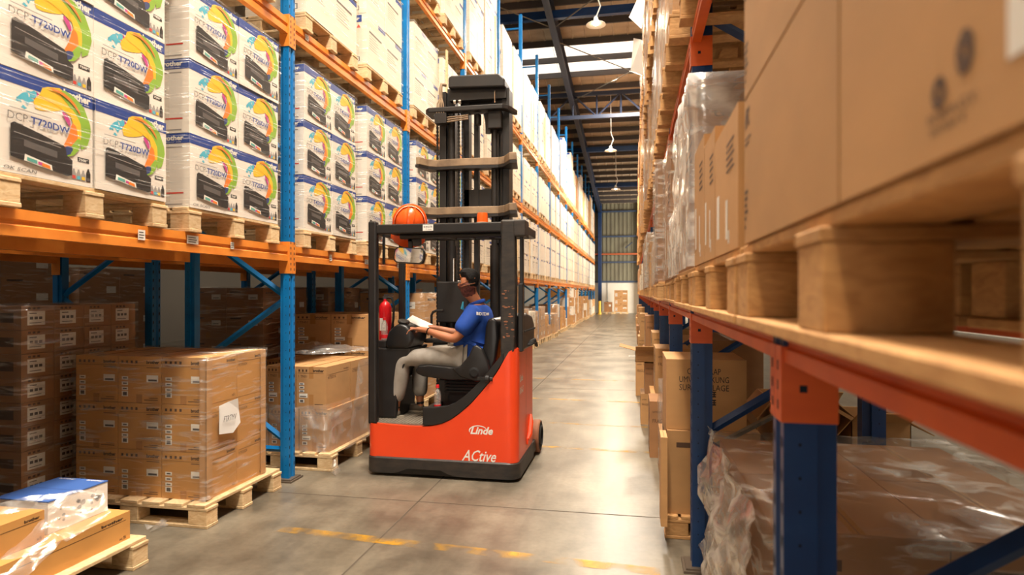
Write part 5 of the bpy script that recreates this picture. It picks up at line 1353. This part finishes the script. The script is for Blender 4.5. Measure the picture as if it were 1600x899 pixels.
b = MB(); b.tube([(-1.855, YM - .10, 3.70), (-1.90, YM - .12, 3.70), (-1.905, YM - .13, 3.66), (-1.905, YM - .13, 3.55)], .018, 8); wpart('hose_union', b, ['mast_dust'], T, smooth=True)
for k in range(4):
    b = MB(); b.tube([(-1.905 + (k - 1.5) * .006, YM - .135, 3.56), (-1.905 + (k - 1.5) * .02, YM - .15, 3.50), (-1.905 + (k - 1.5) * .026, YM - .15, 3.38)], .007, 6); wpart('hose', b, ['mast_dust'], T, smooth=True)
vbar('manifold', -1.955, -1.835, YM - .18, YM - .08, 3.30, 3.40)
for k in range(3):
    b = MB(); b.tube([(-1.84, YM - .14, 3.36 - k * .022), (-1.62, YM - .13, 3.375 - k * .018)], .008, 6); wpart('hose', b, ['mast_dust'], T, smooth=True)
b = MB(); b.tube([(-1.36, YM - .08, 3.50), (-1.36, YM - .08, 3.62)], .006, 6); b.lathe([(0, 3.46), (.014, 3.46), (.014, 3.475), (0, 3.475)], (-1.36, YM - .08, 0), 8); wpart('chain_anchor', b, ['chrome'], T)
for k in range(4):
    b = MB(); b.lathe([(.0, -.012), (.024, -.012), (.024, .012), (0, .012)], (-1.78 + .055 * (k % 2), YM - .05, 3.47 + .07 * (k // 2)), 10, axis='x'); wpart('chain_sheave', b, ['chrome'], T)
for x in (-1.30, -1.335): 
    b = MB(); b.tube([(x, YM - .04, 2.1), (x, YM - .04, 3.2)], .01, 6); wpart('hose', b, ['mast'], T)
# carriage and forks on the far side of the mast
b = MB(); b.box(-2.0, -1.2, YM + .2, YM + .26, .15, .6); wpart('carriage', b, ['mast'], T)
for x in (-1.85, -1.45):
    b = MB(); b.prism([(YM + .26, .08), (YM + 1.35, .08), (YM + 1.35, .095), (YM + .31, .12), (YM + .31, .6), (YM + .26, .6)], 'x', x, x + .11); wpart('fork', b, ['mast'], T)

# ------------------------------------------------------------------ things carried on the truck
def bottle(x, y, z, h, label):
    t = thing('water_bottle', label, 'bottle', (x, y, z)); r = .031; s = h / .22
    b = MB(); b.lathe([(0, 0), (r * .9, 0), (r, .008), (r, .06 * s), (r * .9, .07 * s), (r, .08 * s), (r, .13 * s), (r * .8, .165 * s), (r * .4, .19 * s), (r * .4, .2 * s)], n=14); ob('body', b.mesh('body', ['bottle'], smooth=True), t)
    b = MB(); b.lathe([(0, .225 * s), (r * .48, .224 * s), (r * .5, .198 * s), (r * .45, .198 * s)], n=12); ob('cap', b.mesh('cap', ['bottle_red'], smooth=True), t)
    b = MB(); b.lathe([(r * 1.02, .02 * s), (r * 1.02, .055 * s)], n=14); ob('label_band', b.mesh('label_band', ['bottle_red']), t)
bottle(-2.258, 5.43, 1.165, .205, 'clear water bottle with red cap on the steering console')
bottle(-1.695, 5.27, .562, .225, 'clear water bottle with red cap in the bin below the seat')
def extinguisher():
    t = thing('fire_extinguisher', 'red fire extinguisher with black hose behind the guard post', 'fire extinguisher', (-2.345, 5.66, 1.10))
    b = MB(); b.lathe([(0, 0), (.055, 0), (.06, .02), (.06, .36), (.045, .40), (.02, .42), (.018, .44), (0, .44)], n=18); ob('cylinder', b.mesh('cylinder', ['ext_red'], smooth=True), t)
    b = MB(); b.box(-.02, .02, -.015, .015, .44, .47); b.box(-.01, .08, -.01, .01, .475, .485); b.box(-.01, .075, -.01, .01, .455, .463); ob('valve', b.mesh('valve', ['chrome']), t)
    b = MB(); b.tube([(.02, 0, .455), (.075, -.02, .45), (.10, -.03, .38), (.095, -.03, .25), (.075, -.03, .12)], .012, 7); ob('hose', b.mesh('hose', ['rubber'], smooth=True), t)
    b = MB(); b.box(-.065, .065, -.065, .065, -.012, 0); b.box(-.065, .065, .055, .065, 0, .2); ob('bracket', b.mesh('bracket', ['truck_black']), t)
    b = MB(); F = Face((-.03, -.0605, .14), (1, 0, 0), (0, 0, 1)); b.fq(F, 0, 0, .06, .12, 0, 1); ob('instruction_label', b.mesh('instruction_label', ['label']), t)
extinguisher()
def hard_hat():
    t = thing('hard_hat', 'orange hard hat hooked on the roof rail of the truck', 'helmet', (-1.985, 5.30, 2.235))
    n = 20; b = MB(); prof = []
    for k in range(9):
        a = math.pi / 2 * k / 8; prof.append((.135 * math.cos(a) if k < 8 else .001, .125 * math.sin(a)))
    b.lathe(prof, n=n)
    b.v = [(x * 1.0, y * 1.15, z) for x, y, z in b.v]
    rot = (math.radians(105), math.radians(8), math.radians(20))
    s_ = ob('shell', b.mesh('shell', ['helmet'], smooth=True), t, (0, .06, 0), rot)
    b = MB(); n = 24; vs = []
    for k in range(n):
        a = 2 * math.pi * k / n; ext = .03 + (.055 if math.sin(a) < -.4 else 0) * min(1, (-math.sin(a) - .4) * 3) if math.sin(a) < -.4 else .022
        vs += [(.13 * math.cos(a), .15 * math.sin(a), 0), ((.135 + ext) * math.cos(a), (.15 + ext) * math.sin(a), -.012), ((.135 + ext) * math.cos(a), (.15 + ext) * math.sin(a), -.018), (.13 * math.cos(a), .15 * math.sin(a), -.010)]
    b.add(vs, [(4 * k + i, 4 * k + (i + 1) % 4, 4 * ((k + 1) % n) + (i + 1) % 4, 4 * ((k + 1) % n) + i) for k in range(n) for i in range(4)])
    ob('brim', b.mesh('brim', ['helmet'], smooth=True), t, (0, .06, 0), rot)
    b = MB(); pts = []
    for k in range(11):
        a = math.pi * (k / 10); pts.append((.0, -.15 * math.cos(a) * 1.02, .127 * math.sin(a) + .002))
    for dx in (-.03, .03): b.tube([(p[0] + dx, p[1], p[2] * .985) for p in pts], .008, 6)
    tag(ob('crown_ridge', b.mesh('crown_ridge', ['helmet'], smooth=True), t, (0, .06, 0), rot), kind='stuff')
    b = MB(); b.lathe([(.136, .02), (.139, .035), (.136, .05)], n=24); b.v = [(x, y * 1.15, z) for x, y, z in b.v]
    ob('reflective_band', b.mesh('reflective_band', ['helmet_in'], smooth=True), t, (0, .06, 0), rot)
hard_hat()
b = MB(); b.poly([(-.11, -.09, .0), (.11, -.09, .0), (.11, .09, .012), (-.11, .09, .012)]); b.poly([(-.11, .09, .0105), (.11, .09, .0105), (.11, -.09, -.0015), (-.11, -.09, -.0015)])
tag(ob('paper_sheet', b.mesh('paper_sheet', ['paper']), None, (-2.0, 5.66, 1.315), (math.radians(10), math.radians(24), .1)), 'white sheet of paper held on the steering console', 'paper')
# ------------------------------------------------------------------ the driver
from mathutils.bvhtree import BVHTree
def skin_mesh(name, verts, edges, mats, sub=2, root=0):
    """verts: {key: (x, y, z, r)}; grows one continuous surface over the skeleton"""
    keys = list(verts); idx = {k: i for i, k in enumerate(keys)}
    me = bpy.data.meshes.new(name)
    me.from_pydata([verts[k][:3] for k in keys], [(idx[a], idx[c]) for a, c in edges], [])
    bm = bmesh.new(); bm.from_mesh(me); lay = bm.verts.layers.skin.verify(); bm.verts.ensure_lookup_table()
    for k, i in idx.items():
        r = verts[k][3]; r = r if isinstance(r, tuple) else (r, r)
        bm.verts[i][lay].radius = r; bm.verts[i][lay].use_root = (i == root)
    bm.to_mesh(me); bm.free()
    o = bpy.data.objects.new(name, me); col.objects.link(o)
    m1 = o.modifiers.new('skin', 'SKIN'); m1.use_smooth_shade = True
    m2 = o.modifiers.new('sub', 'SUBSURF'); m2.levels = sub; m2.render_levels = sub
    dg = bpy.context.evaluated_depsgraph_get()
    out = bpy.data.meshes.new_from_object(o.evaluated_get(dg)); out.name = name
    bpy.data.objects.remove(o); bpy.data.meshes.remove(me)
    out.materials.clear()
    for m in mats: out.materials.append(M[m])
    out.polygons.foreach_set('use_smooth', [True] * len(out.polygons)); out.polygons.foreach_set('material_index', [0] * len(out.polygons))
    return out
B = {}
B['pelvis'] = (-1.50, 5.58, 1.03, .11)
B['spine'] = (-1.47, 5.58, 1.15, .115)
B['chest'] = (-1.41, 5.58, 1.29, .15)
B['upper'] = (-1.39, 5.58, 1.41, .12)
B['neck'] = (-1.415, 5.58, 1.49, .058)
B['neck2'] = (-1.44, 5.575, 1.55, .056)
B['jaw'] = (-1.482, 5.565, 1.60, .068)
B['face'] = (-1.497, 5.562, 1.66, .080)
B['skull'] = (-1.485, 5.564, 1.725, .086)
B['crown'] = (-1.476, 5.566, 1.785, .055)
B['nose'] = (-1.585, 5.535, 1.665, .012); B['nose2'] = (-1.568, 5.54, 1.695, .010)
B['ear'] = (-1.458, 5.468, 1.672, .016)
B['ear2'] = (-1.476, 5.655, 1.672, .016)
for s, sy in (('n', -1), ('f', 1)):
    near = s == 'n'
    B['sh' + s] = (-1.395, 5.58 + sy * .165, 1.425, .068)
    B['el' + s] = (-1.555, 5.58 + sy * (.235 if near else .215), 1.185, .046)
    B['fa' + s] = (-1.68, 5.58 + sy * (.225 if near else .19), 1.215, .043)
    B['wr' + s] = (-1.835, 5.58 + sy * (.195 if near else .13), 1.262, .027)
    B['pa' + s] = (-1.905, 5.58 + sy * (.19 if near else .11), 1.272, .026)
    B['hip' + s] = (-1.57, 5.58 + sy * .095, 1.01, .075)
    B['th' + s] = (-1.82, 5.58 + sy * .135, 1.015, .078)
    kx = -2.085 if near else -2.0
    B['kn' + s] = (kx, 5.58 + sy * .15, .995, .062)
    B['ca' + s] = (kx - .02, 5.58 + sy * .15, .80, .055)
    B['an' + s] = (-2.15 if near else -2.02, 5.58 + sy * .15, .535, .036)
    B['he' + s] = (-2.13 if near else -2.0, 5.58 + sy * .15, .495, .03)
    B['to' + s] = (-2.30 if near else -2.16, 5.58 + sy * .165, .485, .03)
E_ = [('pelvis', 'spine'), ('spine', 'chest'), ('chest', 'upper'), ('upper', 'neck'), ('neck', 'neck2'), ('neck2', 'jaw'), ('jaw', 'face'), ('face', 'skull'), ('skull', 'crown'), ('face', 'nose'), ('nose', 'nose2'), ('face', 'ear'), ('face', 'ear2')]
for s in 'nf':
    E_ += [('upper', 'sh' + s), ('sh' + s, 'el' + s), ('el' + s, 'fa' + s), ('fa' + s, 'wr' + s), ('wr' + s, 'pa' + s), ('pelvis', 'hip' + s), ('hip' + s, 'th' + s), ('th' + s, 'kn' + s), ('kn' + s, 'ca' + s), ('ca' + s, 'an' + s), ('an' + s, 'he' + s), ('he' + s, 'to' + s)]
E_.remove(('face', 'ear2')); del B['ear2']
# fingers: spread over the console, each three joints
for s, sy in (('n', -1), ('f', 1)):
    px, py, pz, _r = B['pa' + s]
    fing = [('i', .030, .075, .010, -.018), ('m', .010, .085, .012, -.014), ('r', -.012, .078, .006, -.02), ('l', -.032, .06, -.004, -.03)]
    for nm, dy, ln, up, dn in fing:
        k = nm + s; d = -sy * dy
        B[k + '0'] = (px - .045, py + d * .8, pz + .004, .0095)
        B[k + '1'] = (px - .045 - ln * .45, py + d * 1.15, pz + up, .0085)
        B[k + '2'] = (px - .045 - ln * .78, py + d * 1.35, pz + up + dn * .5, .0078)
        B[k + '3'] = (px - .045 - ln, py + d * 1.45, pz + up + dn * 1.5, .0065)
        E_ += [('pa' + s, k + '0'), (k + '0', k + '1'), (k + '1', k + '2'), (k + '2', k + '3')]
    t0 = -sy
    B['t' + s + '0'] = (px - .015, py + t0 * .038, pz - .012, .011); B['t' + s + '1'] = (px - .045, py + t0 * .055, pz - .028, .0095); B['t' + s + '2'] = (px - .07, py + t0 * .055, pz - .045, .0075)
    E_ += [('pa' + s, 't' + s + '0'), ('t' + s + '0', 't' + s + '1'), ('t' + s + '1', 't' + s + '2')]
body = skin_mesh('person', B, E_, ['skin'])
person = tag(ob('person', body), 'seated driver in blue polo, grey trousers and patterned face cloth, hand on the console', 'person')
S = {k: B[k] for k in ('pelvis', 'spine', 'chest', 'upper', 'shn', 'shf')}
S = {k: (v[0], v[1], v[2], v[3] + (.045 if k in ('pelvis', 'spine') else .022)) for k, v in S.items()}
S['hem'] = (-1.515, 5.58, .965, .145)
S['neckb'] = (-1.405, 5.58, 1.475, .072)
se = [('pelvis', 'spine'), ('spine', 'chest'), ('chest', 'upper'), ('upper', 'shn'), ('upper', 'shf'), ('pelvis', 'hem'), ('upper', 'neckb')]
for s in 'nf':
    a, c = Vector(B['sh' + s][:3]), Vector(B['el' + s][:3])
    for nm, t, r in (('q', .38, .094), ('w', .84, .088)):
        p = a.lerp(c, t); S['sl' + nm + s] = (p.x, p.y, p.z, r)
    se += [('sh' + s, 'slq' + s), ('slq' + s, 'slw' + s)]
shirt_me = skin_mesh('polo_shirt', S, se, ['shirt'])
shirt = ob('polo_shirt', shirt_me, person)
P = {'pelvis': (-1.52, 5.58, 1.0, .125)}
te = []
for s in 'nf':
    for k, ex in (('hip', .045), ('th', .018), ('kn', .022), ('ca', .028)):
        v = B[k + s]; P[k + s] = (v[0], v[1], v[2], v[3] + ex)
    v = B['an' + s]; P['an' + s] = (v[0], v[1], v[2] + .06, .075)
    te += [('pelvis', 'hip' + s), ('hip' + s, 'th' + s), ('th' + s, 'kn' + s), ('kn' + s, 'ca' + s), ('ca' + s, 'an' + s)]
ob('trousers', skin_mesh('trousers', P, te, ['trousers']), person)
# belt-line piece of trousers is hidden; socks and shoes
for s, sy in (('n', -1), ('f', 1)):
    hx, hy, hz, _ = B['he' + s]; tx, ty, tz, _ = B['to' + s]; ax, ay, az, _ = B['an' + s]
    ob('sock', skin_mesh('sock', {'a': (ax, ay, az + .04, .05), 'b': (ax + .005, ay, az - .02, .046)}, [('a', 'b')], ['sock'], 1), person)
    sh = {'a': (hx + .03, hy, hz - .005, .036), 'b': (hx - .03, hy, hz, .045), 'c': ((hx + tx) / 2, (hy + ty) / 2, hz - .005, .046), 'd': (tx, ty, tz - .008, .040), 'e': (tx - .045, ty, tz - .014, .024)}
    so = ob('shoe', skin_mesh('shoe', sh, [('a', 'b'), ('b', 'c'), ('c', 'd'), ('d', 'e')], ['shoe']), person)
    b = MB(); pts = []
    for k in range(20):
        a = 2 * math.pi * k / 20; L = abs(hx - tx) / 2 + .075; cx = (hx + tx) / 2 - .005
        pts.append((cx + L * math.cos(a), (hy + ty) / 2 + .046 * math.sin(a) * (1.0 - .12 * math.cos(a))))
    b.prism(pts, 'z', .456, .474); ob('sole', b.mesh('sole', ['sole']), so)
# hair and face cloth follow the head: rays from inside the skull find the skin
btree = BVHTree.FromPolygons([tuple(v.co) for v in body.vertices], [tuple(p.vertices) for p in body.polygons])
HC = Vector((-1.485, 5.565, 1.69))
def over_head(name, mats, grow, n=36, m_=26):
    b = MB(); idx = {}
    for i in range(m_ + 1):
        th = math.pi * i / m_
        for j in range(n):
            ph = 2 * math.pi * j / n
            d = Vector((math.sin(th) * math.cos(ph), math.sin(th) * math.sin(ph), math.cos(th)))
            h = btree.ray_cast(HC, d); r = (h[0] - HC).length if h[0] else .09
            r = min(r, .105 if d.z > -.6 else .13)
            g = grow(d, HC + d * r)
            b.v.append(tuple(HC + d * (r + g)))
    for i in range(m_):
        for j in range(n):
            b.f.append((i * n + j, (i + 1) * n + j, (i + 1) * n + (j + 1) % n, i * n + (j + 1) % n)); b.m.append(0)
    return b.mesh(name, mats, smooth=True)
def hair_grow(d, p):
    line = 1.742 if p.x < -1.50 else 1.742 - (p.x + 1.50) * 1.9 if p.x < -1.455 else 1.656
    k = (p.z - line) / .02
    if k < -1: return -.03
    k = max(-1, min(1, k))
    return (.011 + .038 * max(0, d.z) + .012 * max(0, -d.x) + .009 * noise.noise(p * 60)) * k if k > 0 else .012 * k * 2
ob('hair', over_head('hair', ['hair'], hair_grow), person)
def cloth_grow(d, p):
    top = 1.682 if p.x < -1.53 else 1.682 + (p.x + 1.53) * .18
    k = min((top - p.z) / .012, (-1.425 - p.x) / .02, (p.z - 1.535) / .01)
    return .005 + .002 * noise.noise(p * 50) if k > 0 else max(-.03, .006 * k)
mask = ob('face_cloth', over_head('face_cloth', ['mask_cloth'], cloth_grow), person)
for z0, z1 in ((1.680, 1.735), (1.655, 1.690)):
    b = MB(); pts = []
    for k in range(7):
        t = k / 6; q = Vector((-1.545 + .135 * t, 5.40, z0 + (z1 - z0) * t)); h = btree.ray_cast(q, Vector((0, 1, 0)))
        pts.append(tuple((h[0] if h[0] else q + Vector((0, .1, 0))) + Vector((0, -.014 if t > .6 else -.007, 0))))
    b.tube(pts, .0035, 6); ob('strap', b.mesh('strap', ['skin'], smooth=True), mask)
for yy in (5.515, 5.575):
    b = MB(); b.lathe([(0, -.010), (.007, -.007), (.010, 0), (.007, .007), (0, .010)], (-1.575, yy, 1.708), 10); ob('eye', b.mesh('eye', ['eye'], smooth=True), person)
    b = MB(); b.lathe([(0, -.006), (.005, -.003), (.005, .003), (0, .006)], (-1.5815, yy - .002, 1.708), 8); ob('iris', b.mesh('iris', ['hair'], smooth=True), person)
    b = MB(); b.tube([(-1.578, yy - .02, 1.728), (-1.583, yy, 1.733), (-1.578, yy + .02, 1.728)], .004, 5); ob('eyebrow', b.mesh('eyebrow', ['hair']), person)
b = MB(); ring = []
for k in range(17):
    a = 2 * math.pi * k / 16; ring.append((-1.418 + .070 * math.cos(a), 5.575 + .074 * math.sin(a), 1.505 + .026 * math.cos(a)))
b.tube(ring, .013, 8, caps=False, sq=1.3); ob('collar', b.mesh('collar', ['shirt'], smooth=True), shirt)
b = MB(); b.tube([(-1.488 - .03, 5.47, 1.52), (-1.53, 5.485, 1.46), (-1.515, 5.5, 1.44)], [.006, .016, .004], 6); ob('collar_lining', b.mesh('collar_lining', ['cyan'], smooth=True), shirt)
wr = Vector(B['wrn'][:3]); fa = Vector(B['fan'][:3]); ax = (wr - fa).normalized(); c0 = wr + (fa - wr) * .12
b = MB(); ring = []; u = ax.cross(Vector((0, 1, 0))).normalized(); v = ax.cross(u)
for k in range(13):
    a = 2 * math.pi * k / 12; ring.append(tuple(c0 + (u * math.cos(a) + v * math.sin(a)) * .0315))
b.tube(ring, .005, 6, caps=False); ob('bracelet', b.mesh('bracelet', ['hair'], smooth=True), person)
# lettering on the back of the polo, laid onto the cloth
tree = BVHTree.FromPolygons([tuple(v.co) for v in shirt_me.vertices], [tuple(p.vertices) for p in shirt_me.polygons])
vs, fs, ax0, bx0, ay0, by0 = text_polys('BIDTDM', .03)
b = MB(); pts = []
for x, y in vs:
    u = (x - ax0) / (bx0 - ax0); v = (y - ay0) / (by0 - ay0)
    org = Vector((-1.325 + .10 * u, 5.20 + .06 * u, 1.405 + .028 * v - .012 * u)); hit = tree.ray_cast(org, Vector((-.25, 1, 0)).normalized())
    p = hit[0] + hit[1] * .002 if hit[0] else org + Vector((0, .2, 0)); pts.append(p)
b.add(pts, fs); ob('back_lettering', b.mesh('back_lettering', ['label']), shirt)
